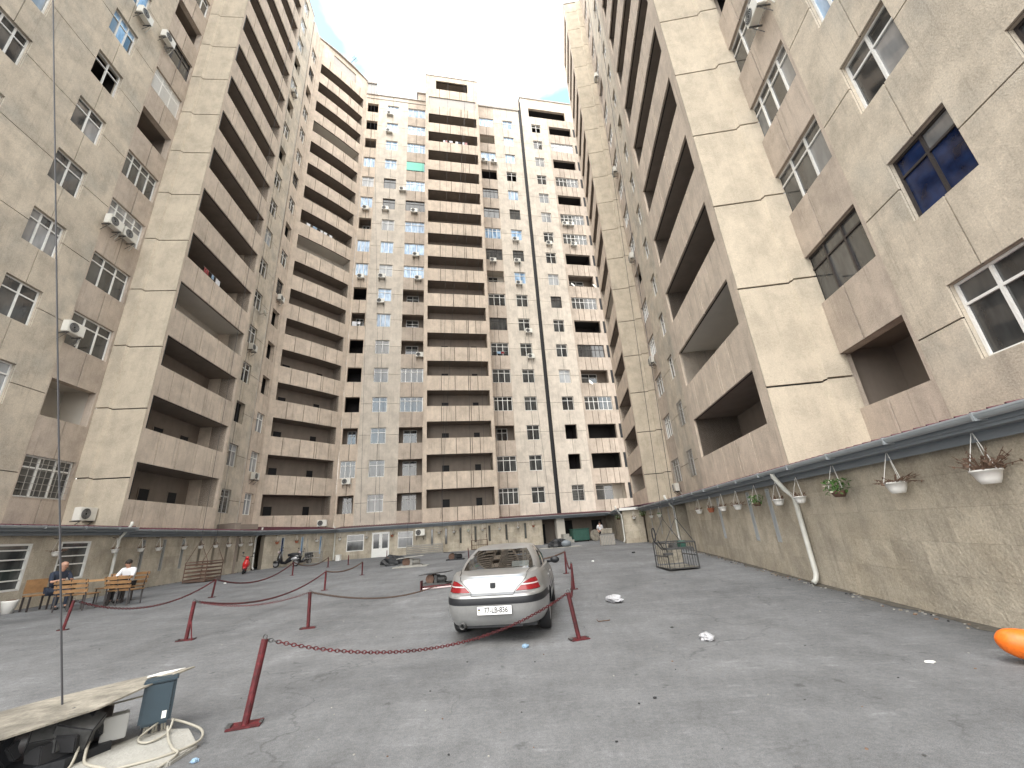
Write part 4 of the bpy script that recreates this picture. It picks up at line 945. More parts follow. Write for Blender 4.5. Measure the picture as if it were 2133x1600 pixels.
    for sgn in (-1, 1):
        for y in (.62, 1.02, 2.02):
            if y == .62: pts_ = [sidept(.62-.30*(1-v) if v < .5 else .47+.3*(v-.5), v, sgn) for v in (.5, .6, .7, .8, .9, .98)]
            else: pts_ = [sidept(y, v, sgn) for v in (.08, .25, .4, .55, .7, .85, .97)]
            mb.tube(pts_, .004, 'blackplastic', 4)
        mb.tube([rearpt(sgn*x, v) for x, v in ((.345, .625), (.36, .68), (.40, .74), (.50, .86), (.545, .93), (.56, .985))], .0045, 'blackplastic', 4)
        mb.tube([Vector((sgn*.56, -.93, 1.0)), Vector((sgn*.585, -.7, 1.035)), Vector((sgn*.66, -.42, 1.055))], .005, 'blackplastic', 4)
    mb.tube([rearpt(x, .622) for x in [-.345+.069*i for i in range(11)]], .004, 'blackplastic', 4)
    link('seams', mb.mesh('seams'), parent=car)
    mb = MB(); mb.tube([rearpt(x, .635, .004) for x in [-.80+.08*i for i in range(21)]], .003, 'gframe', 4)
    def Pq(qf, v):
        i = int(qf) % N; f = qf-int(qf); a_, b_ = pts[i], pts[(i+1) % N]; return Vector(P(a_[0]+(b_[0]-a_[0])*f, a_[1]+(b_[1]-a_[1])*f, v))
    def findq(v, test):
        lo, hi = .75*N, N-1.0
        for _ in range(30):
            md = (lo+hi)/2
            if test(Pq(md, v)): hi = md
            else: lo = md
        return (lo+hi)/2
    def lamp(sgn, v0, v1, m, name, off):
        mbx = MB(); R_ = []
        for a in range(9):
            v = v0+(v1-v0)*a/8; xi = .375+.30*(v-.68)/.215*.62+(.05*max(0, (v-.84)/.055)); qa = findq(v, lambda p_: p_.x > xi); qb = findq(v, lambda p_: p_.y > -.80); row = []
            for c in range(15):
                q0 = qa+(qb-qa)*c/14; p_ = Pq(q0, v); n_ = (Pq(q0+.3, v)-Pq(q0-.3, v)); n_ = Vector((n_.y, -n_.x, 0)).normalized(); p_ = p_+n_*off; row.append((sgn*p_.x, p_.y, p_.z))
            R_.append(row)
        for a in range(8):
            for c in range(14):
                f_ = [R_[a][c], R_[a][c+1], R_[a+1][c+1], R_[a+1][c]]; mbx.quad(f_ if sgn > 0 else f_[::-1], m)
        return link(name, mbx.mesh(name, smooth=True), parent=car)
    for sgn in (-1, 1):
        tl = lamp(sgn, .672, .902, 'blackplastic', 'tail_light', .003); g1 = lamp(sgn, .68, .775, 'lampred', 'lens', .006); g2 = lamp(sgn, .782, .806, 'lampwhite', 'lens', .006); g3 = lamp(sgn, .813, .895, 'lampred', 'lens', .006)
        for g_ in (g1, g2, g3): g_.parent = tl
    # recess and plate
    def text(s, size, loc, m, name, par, ext=.001):
        c = bpy.data.curves.new(name, 'FONT'); c.body = s; c.size = size; c.align_x = 'CENTER'; c.align_y = 'CENTER'; c.extrude = ext; c.offset = size*.018
        t = bpy.data.objects.new(name, c); COL.objects.link(t); dg = bpy.context.evaluated_depsgraph_get(); me = bpy.data.meshes.new_from_object(t.evaluated_get(dg)); bpy.data.objects.remove(t)
        me.materials.clear(); me.materials.append(M[m]); o = link(name, me, loc, parent=par); o.rotation_euler = (PI/2, 0, 0); return o
    pm = MB(); pm.box(-.275, .275, -.012, 0, -.06, .06, 'platew'); pm.box(-.28, .28, -.008, .01, -.065, .065, 'plateblk')
    plate = link('number_plate', pm.mesh('number_plate'), (.03, -1.118, .50), parent=car)
    t = text('77-LB-836', .098, (.025, -.0135, 0), 'plateblk', 'lettering', plate)
    t.scale = (.92, 1.12, 1)
    fl_ = MB(); fl_.box(-.262, -.225, -.0145, -.0125, .022, .034, 'bluebit'); fl_.box(-.262, -.225, -.0145, -.0125, .010, .022, 'lampred'); fl_.box(-.262, -.225, -.0145, -.0125, -.002, .010, 'leaf'); link('flag_mark', fl_.mesh('flag_mark'), parent=plate)
    text('AZ', .03, (-.243, -.0135, -.025), 'plateblk', 'lettering', plate)
    text('PEUGEOT', .032, (-.60, -1.045, .715), 'gframe', 'lettering', car); text('406', .035, (.66, -1.03, .715), 'gframe', 'lettering', car)
    e = MB(); e.prism([(-.05, .06), (.05, .06), (.055, -.02), (.03, -.06), (0, -.075), (-.03, -.06), (-.055, -.02)], -.004, .004, 'blackplastic')
    em = link('emblem', e.mesh('emblem'), (0, -1.008, .83), parent=car); em.rotation_euler = (PI/2, 0, 0); em.scale = (.8, .8, 1)
    # bumper lower lip
    # wheels
    tb = MB(); tb.lathe([(.19, -.10), (.295, -.10), (.312, -.075), (.316, 0), (.312, .075), (.295, .10), (.19, .10)], 'rubber', 32)
    rb = MB(); rb.lathe([(0, .06), (.06, .075), (.16, .05), (.185, .095), (.2, .095), (.2, -.09)], 'rim', 24)
    for a in range(7): rb.box(.05, .18, -.02, .02, .06, .085, 'blackplastic', Matrix.Rotation(2*PI*a/7, 4, 'Z'))
    tm, rm_ = tb.mesh('tyre', smooth=True), rb.mesh('rim')
    for x in (-.75, .75):
        for y in (0, 2.70):
            wobj = bpy.data.objects.new('wheel', None); COL.objects.link(wobj); wobj.parent = car; wobj.location = (x, y, .316); wobj.rotation_euler = (0, PI/2 if x > 0 else -PI/2, 0)
            link('tyre', tm, parent=wobj); link('rim', rm_, parent=wobj)
    # underside, exhaust, mirrors, handles
    link('underside', MB().box(-.66, .66, -.75, 3.1, .20, .30, 'blackplastic').box(-.45, .45, -.95, -.7, .23, .32, 'blackplastic').mesh('underside'), parent=car)
    ex = MB(); mt = Matrix.Translation((-.50, -1.06, .285)) @ Matrix.Rotation(PI/2, 4, 'X'); ex.lathe([(.045, -.15), (.045, .03), (.036, .03), (.036, -.1), (0, -.1)], 'steel', 14, mt)
    ex.blob((-.5, -.72, .27), .12, 'steel', sc=(1.6, 1, .6)); link('exhaust', ex.mesh('exhaust', smooth=True), parent=car)
    for sgn in (-1, 1):
        mm = MB(); mm.blob((sgn*.955, 1.86, .985), .1, 'blackplastic', sc=(1.05, .55, .72)); mm.tube([(sgn*.78, 1.9, .95), (sgn*.9, 1.88, .965)], .03, 'blackplastic', 6); link('door_mirror', mm.mesh('door_mirror', smooth=True), parent=car)
        for y in (.42, 1.28):
            p = sidept(y, .80, sgn); link('door_handle', MB().box(p.x-.012, p.x+.014, y-.09, y+.09, p.z-.016, p.z+.016, 'silver').mesh('door_handle', bevel=.006), parent=car)
    mb = MB(); mb.tube([(0, 1.35, 1.41), (0, 1.28, 1.44), (0, 1.05, 1.55)], .004, 'blackplastic', 4); link('aerial', mb.mesh('aerial'), parent=car)
    return car
make_car()

# ------------------------------------------------------------------ red posts and chains
def post(b, t, label, plate=.13, r=.034, first=[None]):
    b = Vector(b); t = Vector(t); d = t-b; L_ = d.length; nm = 'barrier_post'
    o = bpy.data.objects.new(nm, None); COL.objects.link(o); o.location = b; o['label'] = label; o['category'] = 'post'; o['group'] = 'red posts of the chain barrier'
    mb = MB(); mb.tube([(0, 0, 0), tuple(d*.5), tuple(d)], r, 'red', 12); link('pole', mb.mesh('pole'), parent=o)
    k = MB()
    for i in range(8): a0, a1 = PI*i/4, PI*(i+1)/4; k.tube([(tuple(d+Vector((.022*math.cos(a0), 0, .02+.022*math.sin(a0))))), (tuple(d+Vector((.022*math.cos(a1), 0, .02+.022*math.sin(a1)))))], .006, 'steel', 4)
    link('ring', k.mesh('ring'), parent=o)
    mb = MB(); mb.box(-plate*1.15, plate*1.15, -plate*.7, plate*.7, .004, .016, 'red'); mb.box(-plate*1.25, -plate*.9, -.05, .05, .016, .03, 'steel'); mb.box(plate*1.0, plate*1.2, -.03, .03, .016, .028, 'steel'); bp = link('base_plate', mb.mesh('base_plate'), parent=o, rz=.3)
    for x in (-.1, .1): mb2 = MB(); 
    return t
def P3(x, y, h=0): return (x, y, zg(x, y)+h)
PT = {}
for k, (b, t, lab) in dict(
    a=((-2.89, 4.92), (-2.82, 4.97, .74), 'leaning red post nearest the camera on a rusty base plate'),
    b=((-6.77, 9.15), (-6.74, 9.16, .73), 'red post with a thin prop beside it at the left end of the red chain'),
    c=((-4.58, 9.61), (-4.60, 9.60, .71), 'red post where two chains meet, left of the silver car'),
    d=((.77, 7.36), (.67, 7.37, .66), 'red post just behind the right rear corner of the silver car'),
    e=((-10.85, 10.67), (-10.81, 10.71, .78), 'dark red post beside the hanging wire near the wooden table'),
    f=((-10.31, 14.76), (-10.28, 14.78, .78), 'dark red post in the left row in front of the slatted cradle'),
    g=((-6.72, 15.03), (-6.72, 15.03, .78), 'dark red post in the middle of the yard behind the two-chain post'),
    h=((-7.02, 19.23), (-7.03, 19.23, .81), 'small red post in front of the beige and black winches'),
    i=((-11.42, 21.84), (-11.42, 21.84, .90), 'dark post in front of the parked scooters'),
    j=((-11.99, 27.03), (-12.0, 27.02, .87), 'dark post left of the white pot by the back wall drainpipe'),
    k=((-11.23, 28.22), (-11.24, 28.21, .87), 'thin dark post below the first shop window on the back wall'),
    l=((1.29, 12.26), (1.28, 12.26, .71), 'red post right of the silver car, nearer one of the pair'),
    m=((1.41, 15.4), (1.43, 15.4, .86), 'red post right of the silver car, farther one of the pair'),
    n=((-10.74, 34.5), (-10.72, 34.5, .85), 'small dark post right of the white double door'),
    p=((-3.27, 26.35), (-3.31, 26.35, .85), 'small red post just left of the car roof')).items():
    bb = P3(*b); PT[k] = post(bb, t, lab, plate=.13 if k in 'abcd' else .08, r=.034 if k in 'abcd' else .03)
mb = MB(); mb.tube([P3(-6.62, 9.1), (-6.72, 9.14, .38)], .012, 'red', 5); tp = mb.mesh('prop_rod'); thing('prop_rod', 'thin pinkish rod propped against the red post at the left end of the chain', 'rod', (0, 0, 0), me=tp)
def chain(a, b, sag, label, m='red', link_l=.052, wire=.0048):
    a, b = Vector(a), Vector(b); n = max(8, int((a-b).length*1.06/(link_l*.72))); pts = []
    for i in range(n+1): t = i/n; p = a.lerp(b, t); p.z -= sag*4*t*(1-t); pts.append(p)
    mb = MB()
    for i in range(n):
        p, q = pts[i], pts[i+1]; t = (q-p).normalized(); s = t.cross(Vector((0, 0, 1))).normalized(); u = s.cross(t)
        if i % 2: s, u = u, s
        c = (p+q)/2; ring = []
        for k in range(8): an = 2*PI*k/8; ring.append(c+t*math.cos(an)*link_l*.5+s*math.sin(an)*link_l*.30)
        mm = m if i > 2 or m != 'red' else 'steel'; base = len(mb.v); kk = mb.mi(mm)
        for k in range(8):
            an = 2*PI*k/8; rad = (t*math.cos(an)+s*math.sin(an)).normalized()
            for e in range(4): ea = PI/4+PI/2*e; mb.v.append(tuple(ring[k]+(rad*math.cos(ea)+u*math.sin(ea))*wire))
        for k in range(8):
            for e in range(4): mb.f.append((base+k*4+e, base+((k+1) % 8)*4+e, base+((k+1) % 8)*4+(e+1) % 4, base+k*4+(e+1) % 4)); mb.m.append(kk)
    thing('chain', label, 'chain', (0, 0, 0), 0, 'chains slung between the barrier posts', mb.mesh('chain'))
chain(PT['a'], PT['d'], .40, 'red chain hanging across the foreground behind the silver car', link_l=.056, wire=.0062)
chain(PT['b'], PT['c'], .16, 'short red chain with open links left of the car', wire=.0055)
chain(PT['b'], PT['g'], .36, 'long dark chain running from the left red post back into the yard', 'red', .06, .0085)
chain(PT['c'], (-2.75, 13.9, .22), .22, 'dark chain drooping from the two-chain post to the fallen red barrier', 'rust', .06, .0075)
chain(PT['e'], PT['f'], .46, 'chain sagging near the ground in front of the wooden table', 'red', .07, .009)
chain(PT['f'], PT['i'], .42, 'chain sagging in front of the red scooter', 'red', .08, .010)
chain(PT['i'], PT['j'], .3, 'chain in front of the parked motorbike and small cradle', 'rust', .09, .008)
chain(PT['g'], PT['h'], .15, 'chain between the two thin posts in the middle of the yard', 'rust', .08, .007)
chain(PT['d'], PT['l'], .35, 'chain along the right side of the silver car', 'red', .07, .006)
chain(PT['l'], PT['m'], .3, 'short red chain between the pair of posts right of the car', 'red', .07, .006)
chain(PT['m'], (-.6, 23.5, .6), .3, 'dark chain running off behind the roof of the car', 'rust', .09, .008)

# ------------------------------------------------------------------ work cradles (facade gondolas)
def cradle(x, y, ang, L_, Wd, h, label, m='rust', vert=True, apex=1.0, cable_to=None, nb=9, wall_m=None):
    t = thing('work_cradle', label, 'cradle', P3(x, y), math.radians(ang), 'suspended work cradles parked on the ground'); r = .022
    mb = MB()
    for a in (-L_/2, L_/2):
        for b in (-Wd/2, Wd/2): mb.tube([(a, b, .02), (a, b, h)], r, m, 5)
        mb.tube([(a, -Wd/2, h), (a, Wd/2, h)], r, m, 5); mb.tube([(a, -Wd/2, .05), (a, Wd/2, .05)], r, m, 5)
    for b in (-Wd/2, Wd/2):
        for z in (.05, h*.5, h): mb.tube([(-L_/2, b, z), (L_/2, b, z)], r, m, 5)
    link('frame', mb.mesh('frame'), parent=t)
    link('floor', MB().box(-L_/2, L_/2, -Wd/2, Wd/2, .04, .07, 'wood').mesh('floor'), parent=t)
    if vert:
        me = MB().tube([(0, 0, .05), (0, 0, h)], .009, m, 4).mesh('bar')
        for i in range(nb):
            for b in (-Wd/2, Wd/2): link('bar', me, (-L_/2+L_*(i+1)/(nb+1), b, 0), parent=t)
        for i in range(5):
            for a in (-L_/2, L_/2): link('bar', me, (a, -Wd/2+Wd*(i+1)/6, 0), parent=t)
    else:
        me1 = MB().box(-L_/2, L_/2, -.012, .012, -.03, .03, m).mesh('rail'); me2 = MB().box(-.012, .012, -Wd/2, Wd/2, -.03, .03, m).mesh('rail')
        for i in range(5):
            z = h*(i+.7)/5.4
            for b in (-Wd/2, Wd/2): link('rail', me1, (0, b, z), parent=t)
            for a in (-L_/2, L_/2): link('rail', me2, (a, 0, z), parent=t)
    if wall_m: link('side_panel', MB().box(-L_/2+.03, L_/2-.03, -Wd/2-.008, -Wd/2+.008, .1, h*.55, wall_m).mesh('side_panel'), parent=t)
    for a in (-L_/2+.03, L_/2-.03):
        s = MB(); s.tube([(a, -Wd/2, h), (a, 0, h+apex), (a, Wd/2, h)], .016, m, 5)
        link('stirrup', s.mesh('stirrup'), parent=t)
        if cable_to is not None:
            mt = Matrix.Rotation(-math.radians(ang), 4, 'Z'); q = mt @ (Vector(cable_to)-Vector(t.location)); s = MB(); s.tube([(a, 0, h+apex), (q.x+a, q.y, q.z)], .010, 'cable', 4); link('cable', s.mesh('cable'), parent=t)
    return t
cradle(-16.0, 22.0, 100, 1.5, .95, .92, 'rusty slatted work cradle hung by cables under the left balconies', vert=False, apex=1.0, cable_to=(-17.0, 23.0, 63))
cradle(-16.0, 33.4, 12, 1.1, .7, .85, 'small grey barred cradle beside the parked motorbike', m='gbars', apex=1.1, cable_to=None, nb=8)
cradle(-8.4, 37.4, 14, 3.0, .8, .75, 'long low cradle lying in front of the slot windows on the back wall', m='gbars', vert=False, apex=.25, cable_to=(-7.4, 38.9, 62.7))
cradle(-3.9, 39.2, 12, 1.4, .7, .8, 'dark framed cradle on the back wall just left of the car roof', m='rust', apex=.6, cable_to=(-3.2, 40.2, 62.7), nb=6)
g6 = cradle(4.97, 14.68, 94, 1.1, .95, .80, 'black barred work cradle with hoist gear near the right wall', m='steel', apex=.75, cable_to=(7.6, 15.6, 62.9), nb=5, wall_m=None)
mb = MB(); mb.lathe([(0, -.1), (.13, -.1), (.13, .1), (0, .1)], 'green', 14, Matrix.Translation((-.4, -.1, .72)) @ Matrix.Rotation(PI/2, 4, 'X')); mb.lathe([(0, -.16), (.09, -.16), (.09, .16), (0, .16)], 'steel', 14, Matrix.Translation((-.42, .2, .70)) @ Matrix.Rotation(PI/2, 4, 'Y'))
mb.box(-.65, -.35, -.35, .5, .60, .66, 'steel'); mb.box(-.7, -.5, .35, .6, .45, .52, 'steel'); link('hoist_motor', mb.mesh('hoist_motor', smooth=False), parent=g6)
mb = MB(); ringp = [(.0, .75+.13*math.sin(a)*.4, 1.08+.2*math.cos(a)) for a in [2*PI*i/14 for i in range(15)]]
mb.tube([(-.4, p[1], p[2]) for p in ringp], .022, 'rubber', 5); mb.tube([(-.4, .66, .9), (-.4, .5, .6)], .02, 'rubber', 5); mb.tube([(-.4, .8, .9), (-.4, .55, .6)], .02, 'rubber', 5)
link('rope_guide', mb.mesh('rope_guide'), parent=g6)
link('planking', MB().box(.50, .515, -.44, .44, .12, .72, 'wood').mesh('planking'), parent=g6)
# slatted wooden planter box and crate by the far garage
t = thing('planter_box', 'wooden slatted planter box in front of the far garage at right', 'planter box', P3(5.95, 31.0), math.radians(-4)); me = MB().box(-.045, .045, -.015, .015, 0, .72, 'gbars').mesh('slat')
for i in range(9):
    link('slat', me, (-.44+.11*i, -.35, .02), parent=t); link('slat', me, (-.44+.11*i, .35, .02), parent=t)
link('frame', MB().box(-.5, .5, -.37, .37, .72, .76, 'steel').box(-.48, .48, -.33, .33, .02, .6, 'brown').mesh('frame'), parent=t)
t = thing('crate', 'pale cardboard box resting on the wooden planter box', 'crate', P3(6.0, 31.1, .765), math.radians(-8)); link('box', MB().box(-.38, .38, -.25, .25, 0, .32, 'wood').mesh('box'), parent=t); link('tape', MB().box(-.385, .385, -.03, .03, .001, .325, 'potw').mesh('tape'), parent=t)
# green container, spool, steps, garage clutter
t = thing('rubbish_container', 'dark green metal container in the mouth of the far garage', 'container', P3(5.4, 41.4), math.radians(12))
link('body', MB().box(-.8, .8, -.5, .5, .12, 1.1, 'green').mesh('body', bevel=.02), parent=t); link('lid', MB().box(-.84, .84, -.54, .54, 1.1, 1.17, 'green').mesh('lid'), parent=t)
for x in (-.65, .65): link('wheel', MB().lathe([(0, -.04), (.07, -.04), (.07, .04), (0, .04)], 'rubber', 10, Matrix.Translation((x, -.4, .07)) @ Matrix.Rotation(PI/2, 4, 'Y')).mesh('wheel'), parent=t)
t = thing('cable_spool', 'round pale disc leaning beside the green container', 'spool', P3(6.75, 40.6), math.radians(12))
mt = Matrix.Translation((0, 0, .5)) @ Matrix.Rotation(PI/2-.15, 4, 'X'); link('disc', MB().lathe([(0, .04), (.5, .04), (.5, -.04), (0, -.04)], 'wood', 24, mt).mesh('disc'), parent=t); link('hub', MB().lathe([(0, .1), (.12, .1), (.12, -.05)], 'wood', 12, mt).mesh('hub'), parent=t)
t = thing('stone_steps', 'small pale concrete steps beside the garage pillar', 'steps', P3(4.2, 41.0), math.radians(12))
for i in range(3): link('step', MB().box(-.5, .5-.22*i, -.4, .4, .26*i, .26*(i+1), 'concrete').mesh('step'), parent=t)

# ------------------------------------------------------------------ winches
def winch(x, y, ang, sc, label, tarp='board', bm='steel', cover='wood', seed=1):
    t = thing('winch', label, 'winch', P3(x, y), math.radians(ang), 'cable winches standing about the yard'); t.scale = (sc, sc, sc); rr = random.Random(seed)
    link('frame', MB().box(-.6, .6, -.35, -.29, 0, .08, bm).box(-.6, .6, .29, .35, 0, .08, bm).box(-.6, -.54, -.29, .29, 0, .08, bm).box(.54, .6, -.29, .29, 0, .08, bm).mesh('frame'), parent=t)
    X = Matrix.Rotation(PI/2, 4, 'X'); Y = Matrix.Rotation(PI/2, 4, 'Y')
    link('drum', MB().lathe([(0, -.25), (.2, -.25), (.2, -.22), (.13, -.22), (.13, .22), (.2, .22), (.2, .25), (0, .25)], 'rust', 18, Matrix.Translation((-.25, 0, .24)) @ X).mesh('drum'), parent=t)
    mb = MB(); mb.lathe([(0, -.22), (.11, -.22), (.13, -.18), (.13, .16), (.1, .2), (0, .2)], bm, 16, Matrix.Translation((.25, 0, .22)) @ Y)
    for i in range(9): a = 2*PI*i/9; mb.box(.1, .4, -.004, .004, .125, .15, bm, Matrix.Translation((0, 0, .22)) @ Matrix.Rotation(a, 4, 'X'))
    link('motor', mb.mesh('motor'), parent=t); link('gearbox', MB().box(-.08, .08, -.2, .2, .06, .4, bm).mesh('gearbox', bevel=.02), parent=t)
    if tarp == 'board': mt = Matrix.Translation((0, 0, .46)) @ Matrix.Rotation(rr.uniform(-.15, .2), 4, 'Y'); link('cover_board', MB().box(-.75, .65, -.38, .38, 0, .018, cover, mt).mesh('cover_board'), parent=t)
    if tarp == 'tarp': mb = MB(); mb.blob((0, 0, .1), .5, cover, 18, 10, .35, (1.35, .85, .85), seed); link('cover', mb.mesh('cover'), parent=t)
winch(-7.2, 24.3, 5, 1.0, 'black covered winch left of the beige one in mid yard', 'tarp', cover='tarp', seed=4)
winch(-5.75, 22.6, 8, .95, 'beige board-covered winch in mid yard on a pale slab', 'board', 'gbars', 'concrete', 3)
winch(-3.95, 25.6, 2, .85, 'black winch with a flat lid, left of the car roof', 'board', 'tarp', 'tarp', 5)
winch(-2.95, 15.0, -12, .72, 'oily winch with dark motor behind the fallen red barrier, left of the car', 'board', 'steel', 'tarp', 8)
winch(2.6, 32.4, 6, 1.15, 'winch under a crumpled black tarpaulin with grey cover before the garage', 'tarp', cover='tarp', seed=9)
t = thing('tarpaulin', 'pale grey sheet draped over the end of the tarpaulin-covered winch', 'sheet', P3(3.15, 32.1, .25)); link('sheet', MB().blob((0, 0, 0), .3, 'fascia', 14, 8, .3, (1.3, .9, .75), 3).mesh('sheet', smooth=True), parent=t)
for (x, y, L_, nm) in ((-5.7, 22.4, 1.7, 'pale concrete slab under the beige winch'), (2.7, 32.2, 3.0, 'pale slab under the tarpaulin-covered winch')):
    thing('concrete_slab', nm, 'slab', P3(x, y, .0), .1, 'concrete slabs under winches', MB().box(-L_/2, L_/2, -.55, .5, -.05, .03, 'concrete').mesh('concrete_slab', bevel=.01))
t = thing('fallen_barrier', 'fallen red and pink barrier post lying left of the car', 'post', P3(-2.85, 13.9)); link('pole', MB().tube([(-.35, .05, .07), (.55, .35, .07)], .03, 'red', 8).mesh('pole'), parent=t); link('rail', MB().tube([(-.3, -.12, .04), (.6, .18, .04)], .025, 'lampwhite', 8).mesh('rail'), parent=t); link('base_plate', MB().box(-.38, -.36, -.1, .18, -.02, .26, 'red').mesh('base_plate'), parent=t)
# the near winch under its board at the lower left
t = thing('winch', 'large black winch with tangled machinery under a plywood board at lower left', 'winch', (-4.3, 4.3, 0), 0, 'cable winches standing about the yard')
c0 = Vector((-4.3, 4.3, 0))
def rel(l): return [(p[0]-c0.x, p[1]-c0.y) for p in l]
mb = MB(); mb.prism(rel([(-3.84, 4.5), (-3.95, 4.2), (-4.4, 3.8), (-5.2, 3.9), (-5.1, 4.5), (-4.45, 4.85)]), 0, .10, 'tarp'); link('frame', mb.mesh('frame'), parent=t)
mb = MB(); rng = random.Random(3)
for i in range(26):
    a, b = rng.uniform(-.75, .3), rng.uniform(-.25, .25); a2 = a; y_ = b-.2*a if a > 0 else b; s = rng.uniform(.05, .14)
    mt = Matrix.Translation((a2, y_*.9+.35*a2*(a2 > 0), rng.uniform(.12, .27))) @ Matrix.Rotation(rng.uniform(0, 3), 4, (rng.random(), rng.random(), rng.random()+.01)); mb.box(-s, s, -s*.7, s*.7, -s*.8, s*.8, rng.choice(['tarp', 'tarp', 'rubber', 'dframe', 'steel']), mt)
link('machinery', mb.mesh('machinery', bevel=.008), parent=t)
mb = MB(); mb.lathe([(0, -.3), (.12, -.3), (.14, -.26), (.14, .26), (.12, .3), (0, .3)], 'dframe', 20, Matrix.Translation((.08, .12, .22)) @ Matrix.Rotation(.7, 4, 'Z') @ Matrix.Rotation(PI/2, 4, 'Y')); link('motor', mb.mesh('motor', smooth=True), parent=t)
link('terminal_box', MB().box(-.09, .09, -.07, .07, 0, .19, 'gframe', Matrix.Translation((.39, .27, .09)) @ Matrix.Rotation(.75, 4, 'Z')).mesh('terminal_box', bevel=.006), parent=t)
mb = MB(); mb.tube([(-.55, -.30, .02), (-.45, -.36, .12), (-.36, -.32, .16), (-.34, -.27, .10)], .012, 'cable2', 6); mb.tube([(-.2, -.42, .03), (-.12, -.38, .1), (-.06, -.33, .03)], .014, 'cable2', 6); link('hook', mb.mesh('hook'), parent=t)
t = thing('plywood_board', 'long weathered plywood board laid over the near winch', 'board', (-4.3, 4.3, 0))
pts = [(-3.62, 5.10, .505), (-3.72, 4.72, .48), (-3.83, 4.28, .425), (-4.15, 3.86, .39), (-4.75, 3.35, .36), (-5.3, 4.0, .36), (-4.75, 4.62, .41), (-4.2, 4.95, .455)]
mb = MB(); top = [Vector(p)-c0 for p in pts]; bot = [p-Vector((0, 0, .014)) for p in top]; cen = sum(top, Vector())/8; cb = cen-Vector((0, 0, .014))
for i in range(8):
    j = (i+1) % 8; mb.quad([cen, top[j], top[i]][::-1], 'wood'); mb.quad([cb, bot[i], bot[j]][::-1], 'wood'); mb.quad([top[i], bot[i], bot[j], top[j]], 'wood')
link('board', mb.mesh('board'), parent=t)
link('strip', MB().box(-.22, .3, -.008, .008, 0, .012, 'wood', Matrix.Translation((.42, .42, .35)) @ Matrix.Rotation(.9, 4, 'Z')).mesh('strip'), parent=t)
t = thing('paper_scrap', 'crumpled white paper on the raised end of the plywood board', 'paper', (-3.83, 4.97, .49), .9); link('sheet', MB().blob((0, 0, 0), .09, 'potw', 14, 8, .5, (1.6, .5, .12), 5).mesh('sheet'), parent=t)
t = thing('electric_box', 'blue-grey electric box standing on cables at the lower left', 'electric box', (-3.72, 4.80, -.02), .62)
b_ = link('casing', MB().box(-.125, .125, -.08, .08, .13, .50, 'bluebox').mesh('casing', bevel=.025), parent=t)
link('switch', MB().box(.05, .085, -.086, -.079, .18, .24, 'potw').mesh('switch'), parent=t); link('lid', MB().box(-.135, .135, -.09, .09, .485, .51, 'bluebox').mesh('lid', bevel=.01), parent=t)
mb = MB()
for i in range(9): x = -.08+.02*i; mb.tube([(x, 0, .14), (x*1.15, .01, .07), (x*1.5, .03, .01)], .009, 'cable2' if i % 3 else 'cable', 5)
link('conduits', mb.mesh('conduits'), parent=t)
mb = MB(); mb.prism([(-3.98, 4.45), (-3.90, 4.05), (-3.42, 3.95), (-3.06, 4.2), (-3.05, 4.5), (-3.4, 4.86), (-3.75, 4.9)], -.03, .035, 'concrete'); thing('concrete_slab', 'rough pale concrete slab under the electric box at lower left', 'slab', (0, 0, 0), 0, 'concrete slabs under winches', mb.mesh('concrete_slab', bevel=.01))
def cab(pts, r, m, label):
    pts = [Vector(p) for p in pts]; out = []
    for i in range(len(pts)-1):
        p0, p1, p2, p3 = pts[max(i-1, 0)], pts[i], pts[i+1], pts[min(i+2, len(pts)-1)]
        for k in range(6): u = k/6; out.append(.5*((2*p1)+(-p0+p2)*u+(2*p0-5*p1+4*p2-p3)*u*u+(-p0+3*p1-3*p2+p3)*u**3))
    out.append(pts[-1]); me = MB().tube(out, r, m, 6).mesh('cable', smooth=True); thing('cable', label, 'cable', (0, 0, 0), 0, 'loose cables around the electric box', me)
cab([(-3.60, 4.86, .12), (-3.45, 4.9, .06), (-3.2, 4.75, .045), (-3.06, 4.5, .045), (-3.2, 4.25, .045), (-3.5, 4.05, .045), (-3.75, 3.85, .02)], .011, 'cable2', 'cream cable making the widest loop right of the electric box')
cab([(-3.66, 4.8, .13), (-3.7, 4.62, .06), (-3.55, 4.55, .05), (-3.5, 4.7, .06), (-3.55, 4.82, .13)], .010, 'cable2', 'cream cable looping tightly in front of the electric box')
cab([(-3.58, 4.8, .08), (-3.4, 4.6, .048), (-3.2, 4.4, .048), (-3.08, 4.3, .048), (-3.1, 4.15, .02), (-3.15, 3.9, .015)], .011, 'cable2', 'cream cable crossing the slab towards the camera')
cab([(-3.92, 4.35, .18), (-3.86, 4.28, .05), (-3.7, 4.18, .048), (-3.5, 4.1, .048), (-3.3, 3.95, .02)], .012, 'cable2', 'thick pale cable leaving the winch over the slab edge')
cab([(-3.95, 4.3, .16), (-3.9, 4.2, .04), (-3.85, 4.0, .02), (-3.8, 3.8, .012)], .011, 'cable2', 'short pale cable dropping off the near side of the winch')
WIRE_TOP = (-17.87, -1.8, 62.9)
mb = MB(); mb.tube([(-4.31, 4.42, .42), WIRE_TOP], .0085, 'cable', 5); thing('hoist_wire', 'dark steel wire rising from the near winch to the roof at left', 'wire', (0, 0, 0), 0, None, mb.mesh('hoist_wire'))
